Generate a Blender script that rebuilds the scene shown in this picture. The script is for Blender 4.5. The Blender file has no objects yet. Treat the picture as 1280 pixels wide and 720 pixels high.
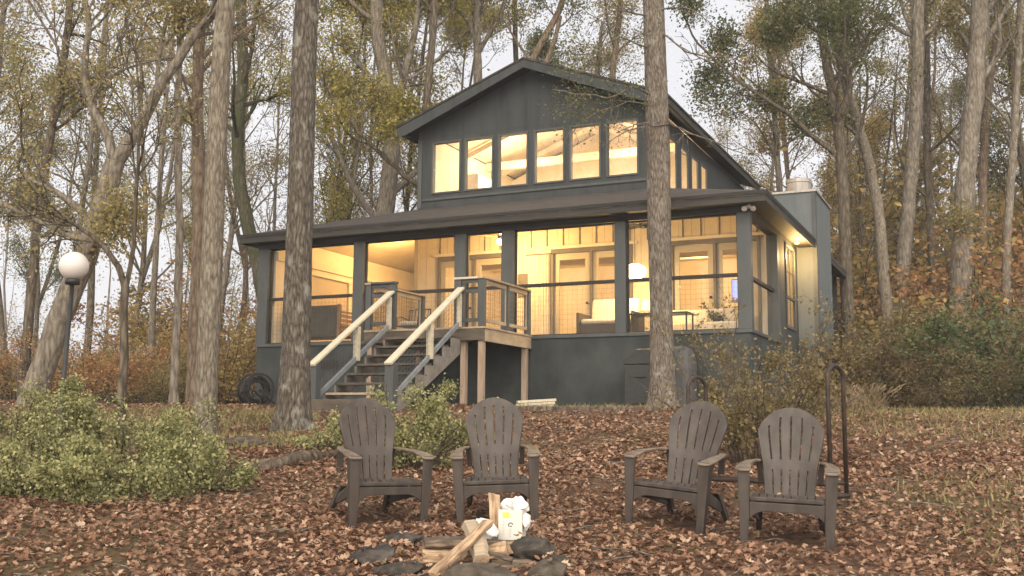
import bpy, math, random
import numpy as np
from mathutils import Vector, Matrix
R = math.radians
sc = bpy.context.scene
col = sc.collection
rs = np.random.RandomState(7)
random.seed(11)

# ------------------------------------------------------------------ measured camera and house frame
F, PITCH, ROLL, PHI = 1313.0, 0.1309, 0.008, 0.4372
CAMZ = 1.5
HAZE = 0.0009
HO = (4.5553, 20.2817, 1.8959 + CAMZ)

def at(px, py, depth):
    """World point at a measured direction of the 1280x720 photograph and a distance along the ground."""
    cr, sr = math.cos(ROLL), math.sin(ROLL)
    X, Y = px - 640, py - 360
    x, y = X * cr + Y * sr, -X * sr + Y * cr
    cp, sp = math.cos(PITCH), math.sin(PITCH)
    d = np.array([x / F, cp + y / F * sp, sp - y / F * cp])
    d = d / d[1] * depth
    return np.array([d[0], d[1], d[2] + CAMZ])

def gz(x, y):
    x = np.asarray(x, float); y = np.asarray(y, float)
    a = 0.0885 * y + 0.016 * np.clip(y - 11, 0, 20)
    b = 1.86 + 0.002 * (y - 20)
    k = 14.0
    h = -np.log(np.exp(-k * np.clip(a, -50, 50)) + np.exp(-k * b)) / k
    h = np.where(a < -1, a, h)
    h = h + 0.03 * np.sin(x * 1.1 + 0.6 * y) * np.sin(y * 0.8 - 0.5 * x) + 0.015 * np.sin(2.7 * x) * np.sin(2.3 * y + 1)
    far = np.clip(y - 34, 0, 400)
    h = h + 0.035 * far * np.clip((x + 6) / 20, 0.12, 1)
    return h

def gp(px, depth):
    p = at(px, 533, depth)
    return np.array([p[0], depth, float(gz(p[0], depth))])

# ------------------------------------------------------------------ node helpers
def new_mat(name):
    m = bpy.data.materials.new(name); m.use_nodes = True
    nt = m.node_tree; nt.nodes.clear()
    return m, nt
def N(nt, t, **kw):
    n = nt.nodes.new(t)
    for k, v in kw.items():
        if k in n.inputs.keys(): n.inputs[k].default_value = v
        else: setattr(n, k, v)
    return n
def c4(c): return (c[0], c[1], c[2], 1)
def ramp(nt, fac, stops):
    r = nt.nodes.new('ShaderNodeValToRGB')
    e = r.color_ramp.elements
    while len(e) < len(stops): e.new(0.5)
    for q, (p, c) in zip(e, stops): q.position = p; q.color = c4(c)
    nt.links.new(fac, r.inputs[0]); return r.outputs[0]
def out(nt, sh):
    o = nt.nodes.new('ShaderNodeOutputMaterial'); nt.links.new(sh, o.inputs[0])
def coords(nt, scale=(1, 1, 1), rot=(0, 0, 0)):
    tc = nt.nodes.new('ShaderNodeTexCoord'); mp = nt.nodes.new('ShaderNodeMapping')
    mp.inputs['Scale'].default_value = scale; mp.inputs['Rotation'].default_value = rot
    nt.links.new(tc.outputs['Object'], mp.inputs[0]); return mp.outputs[0]
def noise(nt, vec, scale, detail=5, rough=0.6):
    n = nt.nodes.new('ShaderNodeTexNoise'); n.inputs['Scale'].default_value = scale
    n.inputs['Detail'].default_value = detail; n.inputs['Roughness'].default_value = rough
    nt.links.new(vec, n.inputs['Vector']); return n.outputs['Fac']
def bump(nt, h, strength, dist=0.02):
    b = nt.nodes.new('ShaderNodeBump'); b.inputs['Strength'].default_value = strength; b.inputs['Distance'].default_value = dist
    nt.links.new(h, b.inputs['Height']); return b.outputs[0]
def pm(name, stops, scale=4, stretch=(1, 1, 1), rough=0.7, bmp=0.2, dist=0.01, metal=0, detail=6, spec=0.3):
    m, nt = new_mat(name)
    v = coords(nt, stretch); f = noise(nt, v, scale, detail)
    p = N(nt, 'ShaderNodeBsdfPrincipled', Roughness=rough, Metallic=metal)
    p.inputs['Specular IOR Level'].default_value = spec
    if len(stops[0]) == 3: stops = [(0.3 + 0.4 * i / max(1, len(stops) - 1), s) for i, s in enumerate(stops)]
    nt.links.new(ramp(nt, f, stops), p.inputs['Base Color'])
    if bmp: nt.links.new(bump(nt, f, bmp, dist), p.inputs['Normal'])
    out(nt, p.outputs[0]); return m
def emit(name, c, s):
    m, nt = new_mat(name); e = N(nt, 'ShaderNodeEmission', Color=c4(c), Strength=s); out(nt, e.outputs[0]); return m
def leafmat(name, stops, trans=0.45, rough=0.6):
    m, nt = new_mat(name)
    g = nt.nodes.new('ShaderNodeNewGeometry')
    cl = ramp(nt, g.outputs['Random Per Island'], stops)
    p = N(nt, 'ShaderNodeBsdfPrincipled', Roughness=rough); p.inputs['Specular IOR Level'].default_value = 0.25
    t = nt.nodes.new('ShaderNodeBsdfTranslucent'); mx = N(nt, 'ShaderNodeMixShader', Fac=trans)
    nt.links.new(cl, p.inputs['Base Color']); nt.links.new(cl, t.inputs['Color'])
    nt.links.new(p.outputs[0], mx.inputs[1]); nt.links.new(t.outputs[0], mx.inputs[2]); out(nt, mx.outputs[0]); return m
def barkmat(name, dark, mid, light, lichen=None, moss=None, rough_scale=1.0):
    m, nt = new_mat(name)
    v = coords(nt, (1, 1, 0.24)); v2 = coords(nt, (1, 1, 0.55))
    n1 = noise(nt, v, 16 * rough_scale, 8, 0.7)
    vo = nt.nodes.new('ShaderNodeTexVoronoi'); vo.feature = 'DISTANCE_TO_EDGE'; vo.inputs['Scale'].default_value = 11 * rough_scale
    nt.links.new(v, vo.inputs['Vector'])
    ad = N(nt, 'ShaderNodeMath', operation='MULTIPLY_ADD'); nt.links.new(vo.outputs['Distance'], ad.inputs[0]); ad.inputs[1].default_value = 0.9
    nt.links.new(n1, ad.inputs[2])
    c = ramp(nt, ad.outputs[0], [(0.36, dark), (0.58, mid), (0.86, light)])
    def over(c, colr, sc_, lo, hi):
        f = noise(nt, v2, sc_, 6, 0.65); k = ramp(nt, f, [(lo, (0, 0, 0)), (hi, (1, 1, 1))])
        mx = N(nt, 'ShaderNodeMix', data_type='RGBA'); nt.links.new(k, mx.inputs[0]); nt.links.new(c, mx.inputs[6]); mx.inputs[7].default_value = c4(colr)
        return mx.outputs[2]
    if lichen: c = over(c, lichen, 5.0, 0.56, 0.66)
    if moss: c = over(c, moss, 2.2, 0.45, 0.62)
    p = N(nt, 'ShaderNodeBsdfPrincipled', Roughness=0.92); p.inputs['Specular IOR Level'].default_value = 0.15
    nt.links.new(c, p.inputs['Base Color']); nt.links.new(bump(nt, ad.outputs[0], 1.0, 0.035), p.inputs['Normal'])
    out(nt, p.outputs[0]); return m
def boards(name, stops, axis='X', pitch=0.2, gap=0.05, rough=0.7, bmp=0.5):
    """painted boards with a groove every `pitch` metres along one object axis"""
    m, nt = new_mat(name)
    tc = nt.nodes.new('ShaderNodeTexCoord'); sp = nt.nodes.new('ShaderNodeSeparateXYZ'); nt.links.new(tc.outputs['Object'], sp.inputs[0])
    dv = N(nt, 'ShaderNodeMath', operation='DIVIDE'); nt.links.new(sp.outputs[axis], dv.inputs[0]); dv.inputs[1].default_value = pitch
    fr = N(nt, 'ShaderNodeMath', operation='FRACT'); nt.links.new(dv.outputs[0], fr.inputs[0])
    k = ramp(nt, fr.outputs[0], [(0, (0, 0, 0)), (gap, (1, 1, 1)), (1 - gap * 0.4, (1, 1, 1)), (1, (0, 0, 0))])
    f = noise(nt, coords(nt), 3.0, 6)
    c = ramp(nt, f, [(0.3, stops[0]), (0.7, stops[1])])
    mx = N(nt, 'ShaderNodeMix', data_type='RGBA', blend_type='MULTIPLY'); mx.inputs[0].default_value = 0.6
    nt.links.new(c, mx.inputs[6]); nt.links.new(k, mx.inputs[7])
    p = N(nt, 'ShaderNodeBsdfPrincipled', Roughness=rough); nt.links.new(mx.outputs[2], p.inputs['Base Color'])
    nt.links.new(bump(nt, k, bmp, 0.01), p.inputs['Normal']); out(nt, p.outputs[0]); return m
def shingles(name, axis):
    m, nt = new_mat(name)
    v = coords(nt, (1, 1, 1), (0, 0, 0 if axis == 'X' else R(90)))
    b = nt.nodes.new('ShaderNodeTexBrick'); b.inputs['Scale'].default_value = 1.0; b.inputs['Brick Width'].default_value = 0.3
    b.inputs['Row Height'].default_value = 0.14; b.inputs['Mortar Size'].default_value = 0.008
    b.inputs['Color1'].default_value = c4((0.024, 0.020, 0.017)); b.inputs['Color2'].default_value = c4((0.050, 0.041, 0.034)); b.inputs['Mortar'].default_value = c4((0.02, 0.018, 0.016))
    nt.links.new(v, b.inputs['Vector'])
    f = noise(nt, coords(nt), 9, 6); k = ramp(nt, f, [(0.3, (0.55, 0.5, 0.48)), (0.7, (1.3, 1.25, 1.2))])
    mx = N(nt, 'ShaderNodeMix', data_type='RGBA', blend_type='MULTIPLY'); mx.inputs[0].default_value = 1
    nt.links.new(b.outputs['Color'], mx.inputs[6]); nt.links.new(k, mx.inputs[7])
    p = N(nt, 'ShaderNodeBsdfPrincipled', Roughness=0.95); nt.links.new(mx.outputs[2], p.inputs['Base Color'])
    nt.links.new(bump(nt, b.outputs['Fac'], 0.6, -0.012), p.inputs['Normal']); out(nt, p.outputs[0]); return m
def see_through(name, c, opacity, gloss=0.0):
    m, nt = new_mat(name)
    t = nt.nodes.new('ShaderNodeBsdfTransparent'); d = N(nt, 'ShaderNodeBsdfDiffuse', Color=c4(c)); mx = N(nt, 'ShaderNodeMixShader', Fac=opacity)
    nt.links.new(t.outputs[0], mx.inputs[1]); nt.links.new(d.outputs[0], mx.inputs[2]); sh = mx.outputs[0]
    if gloss:
        g = N(nt, 'ShaderNodeBsdfGlossy', Roughness=0.02); lw = N(nt, 'ShaderNodeLayerWeight', Blend=0.5); pw = N(nt, 'ShaderNodeMath', operation='POWER'); nt.links.new(lw.outputs['Facing'], pw.inputs[0]); pw.inputs[1].default_value = 5
        fr = N(nt, 'ShaderNodeMath', operation='MULTIPLY_ADD'); nt.links.new(pw.outputs[0], fr.inputs[0]); fr.inputs[1].default_value = 0.7; fr.inputs[2].default_value = 0.03
        m2 = nt.nodes.new('ShaderNodeMixShader'); nt.links.new(fr.outputs[0], m2.inputs[0])
        nt.links.new(sh, m2.inputs[1]); nt.links.new(g.outputs[0], m2.inputs[2]); sh = m2.outputs[0]
    out(nt, sh); return m

M = {}
M['siding'] = pm('siding', [(0.022, 0.025, 0.0255), (0.034, 0.038, 0.038), (0.042, 0.046, 0.0455)], 3.2, (1.6, 1.6, 0.22), 0.8, 0.3, 0.008)
M['skylit_siding'] = pm('skylit_siding', [(0.075, 0.086, 0.088), (0.105, 0.118, 0.120)], 4, (1, 1, 0.25), 0.75, 0.2, 0.005)  # siding lightened in colour to show skylight on the chimney
M['foundation'] = pm('foundation', [(0.018, 0.022, 0.0215), (0.033, 0.038, 0.037), (0.048, 0.053, 0.051)], 1.6, (1, 1, 0.7), 0.88, 0.45, 0.012)
M['trim'] = pm('trim', [(0.046, 0.050, 0.049), (0.064, 0.068, 0.066)], 6, (1, 1, 0.3), 0.6, 0.12, 0.004)
M['dark_trim'] = pm('dark_trim', [(0.014, 0.012, 0.011), (0.026, 0.023, 0.021)], 5, (0.3, 1, 1), 0.7, 0.15, 0.004)
M['fascia'] = pm('fascia', [(0.026, 0.024, 0.020), (0.042, 0.039, 0.034)], 5, (0.3, 1, 1), 0.75, 0.2, 0.004)
M['shingle_x'] = shingles('shingle_rows_x', 'X'); M['shingle_y'] = shingles('shingle_rows_y', 'Y')
M['cream'] = boards('cream_boards', ((0.56, 0.47, 0.33), (0.66, 0.56, 0.40)), 'X', 0.30, 0.04)
M['cream_y'] = boards('cream_boards_y', ((0.56, 0.47, 0.33), (0.66, 0.56, 0.40)), 'Y', 0.30, 0.04)
M['cream_flat'] = pm('cream_paint', [(0.60, 0.52, 0.39), (0.70, 0.61, 0.46)], 2.5, rough=0.8, bmp=0.05)
M['tan_panel'] = pm('tan_panel', [(0.40, 0.33, 0.23), (0.46, 0.38, 0.27)], 2.5, rough=0.8, bmp=0.05)
M['door_paint'] = pm('door_paint', [(0.36, 0.31, 0.22), (0.42, 0.36, 0.26)], 3, rough=0.55, bmp=0.05)
M['door_frame'] = pm('door_frame', [(0.10, 0.085, 0.065), (0.15, 0.125, 0.095)], 4, rough=0.6, bmp=0.1)
M['floor_wood'] = boards('floor_boards', ((0.12, 0.085, 0.06), (0.19, 0.14, 0.10)), 'X', 0.14, 0.04)
M['deck_wood'] = pm('deck_wood', [(0.22, 0.17, 0.115), (0.38, 0.30, 0.21)], 7, (6, 0.4, 0.8), 0.85, 0.3, 0.004)
M['tread_wood'] = pm('tread_wood', [(0.045, 0.038, 0.030), (0.12, 0.095, 0.068)], 6, (0.5, 5, 1), 0.85, 0.3, 0.004)
M['new_wood'] = pm('new_wood', [(0.36, 0.315, 0.225), (0.50, 0.445, 0.335)], 6, (8, 0.5, 2), 0.7, 0.15, 0.003)
M['post_wood'] = pm('post_wood', [(0.20, 0.145, 0.10), (0.36, 0.28, 0.21)], 7, (5, 5, 0.4), 0.85, 0.3, 0.004)
M['stringer_wood'] = pm('stringer_wood', [(0.12, 0.105, 0.09), (0.20, 0.18, 0.16)], 6, (1, 1, 1), 0.8, 0.25, 0.004)
M['blue_rail'] = pm('blue_rail', [(0.13, 0.14, 0.145), (0.20, 0.21, 0.215)], 6, (1, 1, 1), 0.7, 0.2, 0.003)
M['screen'] = see_through('insect_screen', (0.10, 0.10, 0.09), 0.16)
M['glass'] = see_through('window_glass', (0.5, 0.5, 0.5), 0.015, 1)
M['wire'] = pm('wire', [(0.06, 0.055, 0.05), (0.10, 0.095, 0.09)], 9, rough=0.6, metal=0.3, bmp=0)
M['black_metal'] = pm('black_metal', [(0.012, 0.012, 0.012), (0.025, 0.024, 0.023)], 20, rough=0.45, bmp=0.08)
M['rusty_black'] = pm('rusty_black', [(0.012, 0.011, 0.010), (0.05, 0.03, 0.02)], 14, rough=0.6, bmp=0.1)
M['galv'] = pm('galvanised', [(0.20, 0.18, 0.16), (0.34, 0.31, 0.28)], 5, (1, 1, 0.4), 0.5, 0.05, metal=0.6)
M['resin'] = pm('brown_resin', [(0.024, 0.018, 0.014), (0.042, 0.032, 0.026), (0.060, 0.048, 0.040)], 6, (2, 2, 0.6), 0.55, 0.22, 0.002, spec=0.35)
M['resin_tan'] = pm('tan_resin', [(0.075, 0.057, 0.043), (0.17, 0.13, 0.092)], 5, (2, 2, 1), 0.6, 0.15, 0.002)  # lighter tan resin, used on the armrests
M['globe'] = pm('opal_globe', [(0.46, 0.41, 0.38), (0.52, 0.47, 0.44)], 3, rough=0.35, bmp=0)
M['wicker'] = boards('dark_wicker', ((0.04, 0.028, 0.02), (0.075, 0.052, 0.035)), 'Z', 0.025, 0.25)
M['teak'] = pm('teak', [(0.20, 0.10, 0.045), (0.33, 0.18, 0.085)], 6, (0.6, 3, 3), 0.6, 0.1)
M['linen'] = pm('linen', [(0.52, 0.46, 0.36), (0.66, 0.60, 0.48)], 7, rough=0.9, bmp=0.2)
M['grill_cover'] = pm('grill_cover', [(0.045, 0.045, 0.046), (0.075, 0.074, 0.074)], 4, rough=0.7, bmp=0.5, dist=0.03)
M['hose'] = pm('hose', [(0.010, 0.010, 0.010), (0.03, 0.03, 0.028)], 20, rough=0.45, bmp=0.05)
M['stone'] = pm('ring_stone', [(0.014, 0.012, 0.010), (0.036, 0.030, 0.025), (0.080, 0.068, 0.056)], 11, rough=0.9, bmp=0.7, dist=0.03)
M['moss_stone'] = pm('mossy_stone', [(0.030, 0.023, 0.017), (0.065, 0.052, 0.039), (0.11, 0.09, 0.066)], 9, rough=0.95, bmp=0.7, dist=0.03)
M['split_wood'] = pm('split_wood', [(0.075, 0.048, 0.03), (0.22, 0.145, 0.085), (0.36, 0.25, 0.155), (0.44, 0.32, 0.21)], 7, (0.7, 5, 5), 0.85, 0.35, 0.006)
M['charred'] = pm('charred_wood', [(0.02, 0.016, 0.014), (0.08, 0.06, 0.045), (0.30, 0.22, 0.14)], 4, (0.6, 3, 3), 0.9, 0.5, 0.008)
M['paper'] = pm('white_paper', [(0.50, 0.485, 0.46), (0.60, 0.585, 0.56)], 6, rough=0.85, bmp=0.1)
M['scorched'] = M['charred']
M['carton'] = pm('printed_carton', [(0.46, 0.445, 0.40), (0.54, 0.52, 0.47)], 5, rough=0.7, bmp=0.05)
M['print_yellow'] = pm('print_yellow', [(0.68, 0.44, 0.07), (0.74, 0.50, 0.10)], 5, rough=0.6, bmp=0)
M['print_dark'] = pm('print_dark', [(0.03, 0.03, 0.03), (0.06, 0.06, 0.06)], 5, rough=0.6, bmp=0)
M['print_grey'] = pm('print_grey', [(0.35, 0.34, 0.33), (0.45, 0.44, 0.42)], 5, rough=0.6, bmp=0)
M['lit_bulb'] = emit('lit_bulb', (1.0, 0.76, 0.42), 22)
M['lit_shade'] = emit('lit_shade', (1.0, 0.72, 0.34), 2.2)
M['tv_screen'] = emit('tv_screen', (0.30, 0.34, 1.0), 1.6)
M['log_bark'] = barkmat('log_bark', (0.03, 0.022, 0.016), (0.09, 0.07, 0.052), (0.17, 0.135, 0.105))
M['bark_lichen'] = barkmat('bark_lichen', (0.022, 0.018, 0.014), (0.076, 0.064, 0.050), (0.155, 0.134, 0.108), lichen=(0.21, 0.20, 0.17), rough_scale=2.0)
M['bark_shag'] = barkmat('bark_shaggy', (0.034, 0.027, 0.021), (0.115, 0.094, 0.074), (0.20, 0.17, 0.14), lichen=(0.23, 0.21, 0.18), rough_scale=2.2)
M['bark_pale'] = barkmat('bark_pale', (0.055, 0.044, 0.033), (0.135, 0.112, 0.084), (0.22, 0.19, 0.148), lichen=(0.22, 0.20, 0.155), rough_scale=2.0)
M['bark_grey'] = barkmat('bark_grey', (0.055, 0.045, 0.034), (0.128, 0.108, 0.084), (0.205, 0.178, 0.142), lichen=(0.21, 0.19, 0.15))
M['bark_dark'] = barkmat('bark_dark', (0.028, 0.022, 0.015), (0.075, 0.060, 0.043), (0.135, 0.11, 0.082))
M['bark_moss'] = barkmat('bark_moss', (0.022, 0.019, 0.012), (0.06, 0.052, 0.034), (0.11, 0.095, 0.065), moss=(0.045, 0.05, 0.022))
M['bark_red'] = barkmat('bark_red', (0.045, 0.03, 0.02), (0.12, 0.088, 0.062), (0.19, 0.145, 0.105))
M['leaf_olive'] = leafmat('leaf_olive', [(0, (0.13, 0.13, 0.03)), (0.4, (0.25, 0.225, 0.055)), (0.75, (0.35, 0.295, 0.08)), (1, (0.42, 0.30, 0.09))])
M['leaf_tan'] = leafmat('leaf_tan', [(0, (0.155, 0.135, 0.05)), (0.5, (0.265, 0.225, 0.09)), (0.85, (0.35, 0.29, 0.125)), (1, (0.36, 0.22, 0.10))])
M['leaf_green'] = leafmat('leaf_green', [(0, (0.055, 0.075, 0.024)), (0.5, (0.105, 0.12, 0.042)), (0.85, (0.165, 0.16, 0.062)), (1, (0.25, 0.19, 0.085))])
M['leaf_rust'] = leafmat('leaf_rust', [(0, (0.22, 0.115, 0.052)), (0.5, (0.36, 0.19, 0.085)), (0.85, (0.45, 0.265, 0.12)), (1, (0.32, 0.25, 0.09))])
M['leaf_gold'] = leafmat('leaf_gold', [(0, (0.20, 0.16, 0.05)), (0.5, (0.37, 0.265, 0.085)), (0.85, (0.48, 0.32, 0.11)), (1, (0.20, 0.20, 0.065))])
M['leaf_shrub'] = leafmat('leaf_shrub', [(0, (0.10, 0.108, 0.042)), (0.4, (0.225, 0.225, 0.092)), (0.8, (0.34, 0.325, 0.145)), (1, (0.44, 0.40, 0.20))], 0.35)
M['leaf_brown'] = leafmat('leaf_brown', [(0, (0.10, 0.074, 0.034)), (0.5, (0.185, 0.145, 0.066)), (0.85, (0.25, 0.205, 0.09)), (1, (0.29, 0.205, 0.11))])
M['leaf_holly'] = leafmat('leaf_holly', [(0, (0.035, 0.055, 0.02)), (0.6, (0.065, 0.092, 0.034)), (1, (0.12, 0.13, 0.05))], 0.25, 0.4)
M['litter'] = leafmat('leaf_litter', [(0, (0.088, 0.042, 0.025)), (0.22, (0.145, 0.074, 0.044)), (0.5, (0.205, 0.112, 0.068)), (0.74, (0.262, 0.154, 0.096)), (0.92, (0.33, 0.215, 0.14)), (1, (0.41, 0.30, 0.21))], 0.15, 0.75)
M['grass'] = leafmat('grass_blades', [(0, (0.12, 0.11, 0.042)), (0.5, (0.20, 0.175, 0.072)), (1, (0.32, 0.255, 0.13))], 0.3)
M['dry_grass'] = leafmat('dry_grass', [(0, (0.15, 0.105, 0.062)), (0.6, (0.235, 0.17, 0.10)), (1, (0.30, 0.23, 0.14))], 0.3)
def ground_mat():
    m, nt = new_mat('forest_floor')
    v = coords(nt); f = noise(nt, v, 14, 8, 0.7); g = noise(nt, v, 0.35, 4)
    a = ramp(nt, f, [(0.3, (0.035, 0.020, 0.013)), (0.5, (0.10, 0.058, 0.038)), (0.72, (0.19, 0.12, 0.082))])
    b = ramp(nt, f, [(0.3, (0.055, 0.04, 0.022)), (0.7, (0.15, 0.112, 0.062))])
    k = ramp(nt, g, [(0.48, (0, 0, 0)), (0.62, (1, 1, 1))])
    mx = N(nt, 'ShaderNodeMix', data_type='RGBA'); nt.links.new(k, mx.inputs[0]); nt.links.new(a, mx.inputs[6]); nt.links.new(b, mx.inputs[7])
    p = N(nt, 'ShaderNodeBsdfPrincipled', Roughness=0.95); p.inputs['Specular IOR Level'].default_value = 0.1
    nt.links.new(mx.outputs[2], p.inputs['Base Color']); nt.links.new(bump(nt, f, 0.8, 0.05), p.inputs['Normal']); out(nt, p.outputs[0]); return m
M['ground'] = ground_mat()

# ------------------------------------------------------------------ object helpers
def tag(o, label=None, cat=None, group=None, kind=None):
    for k, v in (('label', label), ('category', cat), ('group', group), ('kind', kind)):
        if v: o[k] = v
    return o
def empty(name, loc=(0, 0, 0), rz=0.0, label=None, cat=None, group=None):
    o = bpy.data.objects.new(name, None); col.objects.link(o); o.location = loc; o.rotation_euler = (0, 0, rz)
    o.empty_display_size = 0.2
    return tag(o, label, cat, group)
def link(name, me, mat, parent=None, smooth=False, loc=None):
    o = bpy.data.objects.new(name, me); col.objects.link(o)
    if mat is not None: me.materials.append(mat)
    if parent is not None: o.parent = parent
    if smooth and len(me.polygons): me.polygons.foreach_set('use_smooth', [True] * len(me.polygons))
    if loc is not None: o.location = loc
    return o
def np_mesh(name, V, FC):
    """V (n,3), FC (m,k) faces all of k corners"""
    me = bpy.data.meshes.new(name); V = np.asarray(V, np.float32); FC = np.asarray(FC, np.int32)
    m, k = FC.shape
    me.vertices.add(len(V)); me.vertices.foreach_set('co', V.ravel())
    me.loops.add(m * k); me.loops.foreach_set('vertex_index', FC.ravel())
    me.polygons.add(m); me.polygons.foreach_set('loop_start', np.arange(0, m * k, k, dtype=np.int32))
    me.update(calc_edges=True); me.validate(); return me
class MB:
    def __init__(s): s.v = []; s.f = []
    def add(s, vs, fs):
        b = len(s.v); s.v += [tuple(map(float, p)) for p in vs]; s.f += [tuple(b + i for i in f) for f in fs]; return s
    def box(s, x0, x1, y0, y1, z0, z1):
        return s.add([(x0, y0, z0), (x1, y0, z0), (x1, y1, z0), (x0, y1, z0), (x0, y0, z1), (x1, y0, z1), (x1, y1, z1), (x0, y1, z1)],
                     [(0, 3, 2, 1), (4, 5, 6, 7), (0, 1, 5, 4), (1, 2, 6, 5), (2, 3, 7, 6), (3, 0, 4, 7)])
    def beam(s, a, b, w, h, up=(0, 0, 1)):
        a = Vector(a); b = Vector(b); d = (b - a).normalized(); sd = d.cross(Vector(up)).normalized(); u = sd.cross(d)
        vs = [p + sd * i * w / 2 + u * j * h / 2 for p in (a, b) for i, j in ((-1, -1), (1, -1), (1, 1), (-1, 1))]
        return s.add(vs, [(0, 1, 2, 3), (7, 6, 5, 4), (0, 4, 5, 1), (1, 5, 6, 2), (2, 6, 7, 3), (3, 7, 4, 0)])
    def prism(s, pts, off):
        n = len(pts); off = Vector(off); vs = [Vector(p) for p in pts] + [Vector(p) + off for p in pts]
        return s.add(vs, [tuple(range(n))[::-1], tuple(range(n, 2 * n))] + [(i, (i + 1) % n, n + (i + 1) % n, n + i) for i in range(n)])
    def tube(s, pts, rad, n=8, cap=True):
        P = [Vector(p) for p in pts]; b = len(s.v)
        if isinstance(rad, (int, float)): rad = [rad] * len(P)
        ref = None
        for i, p in enumerate(P):
            t = (P[min(i + 1, len(P) - 1)] - P[max(i - 1, 0)]).normalized()
            if ref is None: ref = Vector((0, 0, 1)) if abs(t.z) < 0.9 else Vector((1, 0, 0))
            sd = t.cross(ref).normalized(); u = sd.cross(t).normalized(); ref = u
            for k in range(n):
                a = 2 * math.pi * k / n
                s.v.append(tuple(p + sd * math.cos(a) * rad[i] + u * math.sin(a) * rad[i]))
        for i in range(len(P) - 1):
            for k in range(n):
                s.f.append((b + i * n + k, b + i * n + (k + 1) % n, b + (i + 1) * n + (k + 1) % n, b + (i + 1) * n + k))
        if cap:
            s.f.append(tuple(b + k for k in range(n))[::-1]); e = b + (len(P) - 1) * n; s.f.append(tuple(e + k for k in range(n)))
        return s
    def lathe(s, prof, n=20, c=(0, 0, 0)):
        b = len(s.v)
        for r, z in prof:
            for k in range(n):
                a = 2 * math.pi * k / n; s.v.append((c[0] + r * math.cos(a), c[1] + r * math.sin(a), c[2] + z))
        for i in range(len(prof) - 1):
            for k in range(n): s.f.append((b + i * n + k, b + i * n + (k + 1) % n, b + (i + 1) * n + (k + 1) % n, b + (i + 1) * n + k))
        return s
    def wall(s, u0, u1, z0, z1, holes, y0, y1, ax='X'):
        """upright wall slab with rectangular openings; ax = the horizontal axis it runs along"""
        us = sorted({u0, u1, *[h[0] for h in holes], *[h[1] for h in holes]}); zs = sorted({z0, z1, *[h[2] for h in holes], *[h[3] for h in holes]})
        def solid(i, j):
            if i < 0 or j < 0 or i >= len(us) - 1 or j >= len(zs) - 1: return False
            u, z = (us[i] + us[i + 1]) / 2, (zs[j] + zs[j + 1]) / 2
            return not any(h[0] < u < h[1] and h[2] < z < h[3] for h in holes)
        P = (lambda u, y, z: (u, y, z)) if ax == 'X' else (lambda u, y, z: (y, u, z))
        def q(*p): s.add([P(*k) for k in p], [(0, 1, 2, 3)])
        for i in range(len(us) - 1):
            for j in range(len(zs) - 1):
                if not solid(i, j): continue
                a, b, c, d = us[i], us[i + 1], zs[j], zs[j + 1]
                q((a, y0, c), (b, y0, c), (b, y0, d), (a, y0, d)); q((b, y1, c), (a, y1, c), (a, y1, d), (b, y1, d))
                if not solid(i - 1, j): q((a, y1, c), (a, y0, c), (a, y0, d), (a, y1, d))
                if not solid(i + 1, j): q((b, y0, c), (b, y1, c), (b, y1, d), (b, y0, d))
                if not solid(i, j - 1): q((a, y1, c), (b, y1, c), (b, y0, c), (a, y0, c))
                if not solid(i, j + 1): q((a, y0, d), (b, y0, d), (b, y1, d), (a, y1, d))
        return s
    def mesh(s, name):
        me = bpy.data.meshes.new(name); me.from_pydata(s.v, [], s.f); me.update()
        return me
    def build(s, name, mat, parent=None, smooth=False, bevel=0, loc=None, fix=False):
        me = s.mesh(name)
        if fix:
            import bmesh
            bm = bmesh.new(); bm.from_mesh(me); bmesh.ops.recalc_face_normals(bm, faces=bm.faces); bm.to_mesh(me); bm.free()
        o = link(name, me, mat, parent, smooth, loc)
        if bevel:
            b = o.modifiers.new('edge', 'BEVEL'); b.width = bevel; b.segments = 2; b.limit_method = 'ANGLE'
        return o
def copy_tree(o, parent=None):
    c = o.copy(); col.objects.link(c); c.parent = parent
    for ch in list(o.children): copy_tree(ch, c)
    return c

# ------------------------------------------------------------------ ground
def build_ground():
    xs = np.unique(np.concatenate([np.linspace(-160, -30, 27), np.linspace(-30, -9, 30), np.linspace(-9, 10, 130), np.linspace(10, 40, 40), np.linspace(40, 160, 25)]))
    ys = np.unique(np.concatenate([np.linspace(-40, 3, 22), np.linspace(3, 23, 150), np.linspace(23, 60, 50), np.linspace(60, 230, 40)]))
    X, Y = np.meshgrid(xs, ys); Z = gz(X, Y)
    V = np.stack([X, Y, Z], -1).reshape(-1, 3); nx, ny = len(xs), len(ys)
    I = (np.arange(ny - 1)[:, None] * nx + np.arange(nx - 1)[None]).ravel()
    o = link('ground', np_mesh('ground', V, np.stack([I, I + 1, I + nx + 1, I + nx], -1)), M['ground'], smooth=True)
    tag(o, kind='structure')
build_ground()

def unit(v): return v / (np.linalg.norm(v, axis=-1, keepdims=True) + 1e-9)
def leaf_quads(P, size, rng, aspect=0.6, flat=0.0, fold=0.18):
    n = len(P); a = unit(rng.normal(size=(n, 3)) * np.array([1, 1, 1 - flat])); b = unit(np.cross(a, rng.normal(size=(n, 3)))); c = np.cross(a, b)
    s = (size * rng.uniform(0.6, 1.25, n))[:, None]
    V = np.stack([P, P + a * s * 0.45 + b * s * aspect * 0.5 + c * s * fold, P + a * s, P + a * s * 0.45 - b * s * aspect * 0.5 + c * s * fold], 1)
    return V.reshape(-1, 3), np.arange(n * 4).reshape(n, 4)

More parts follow.
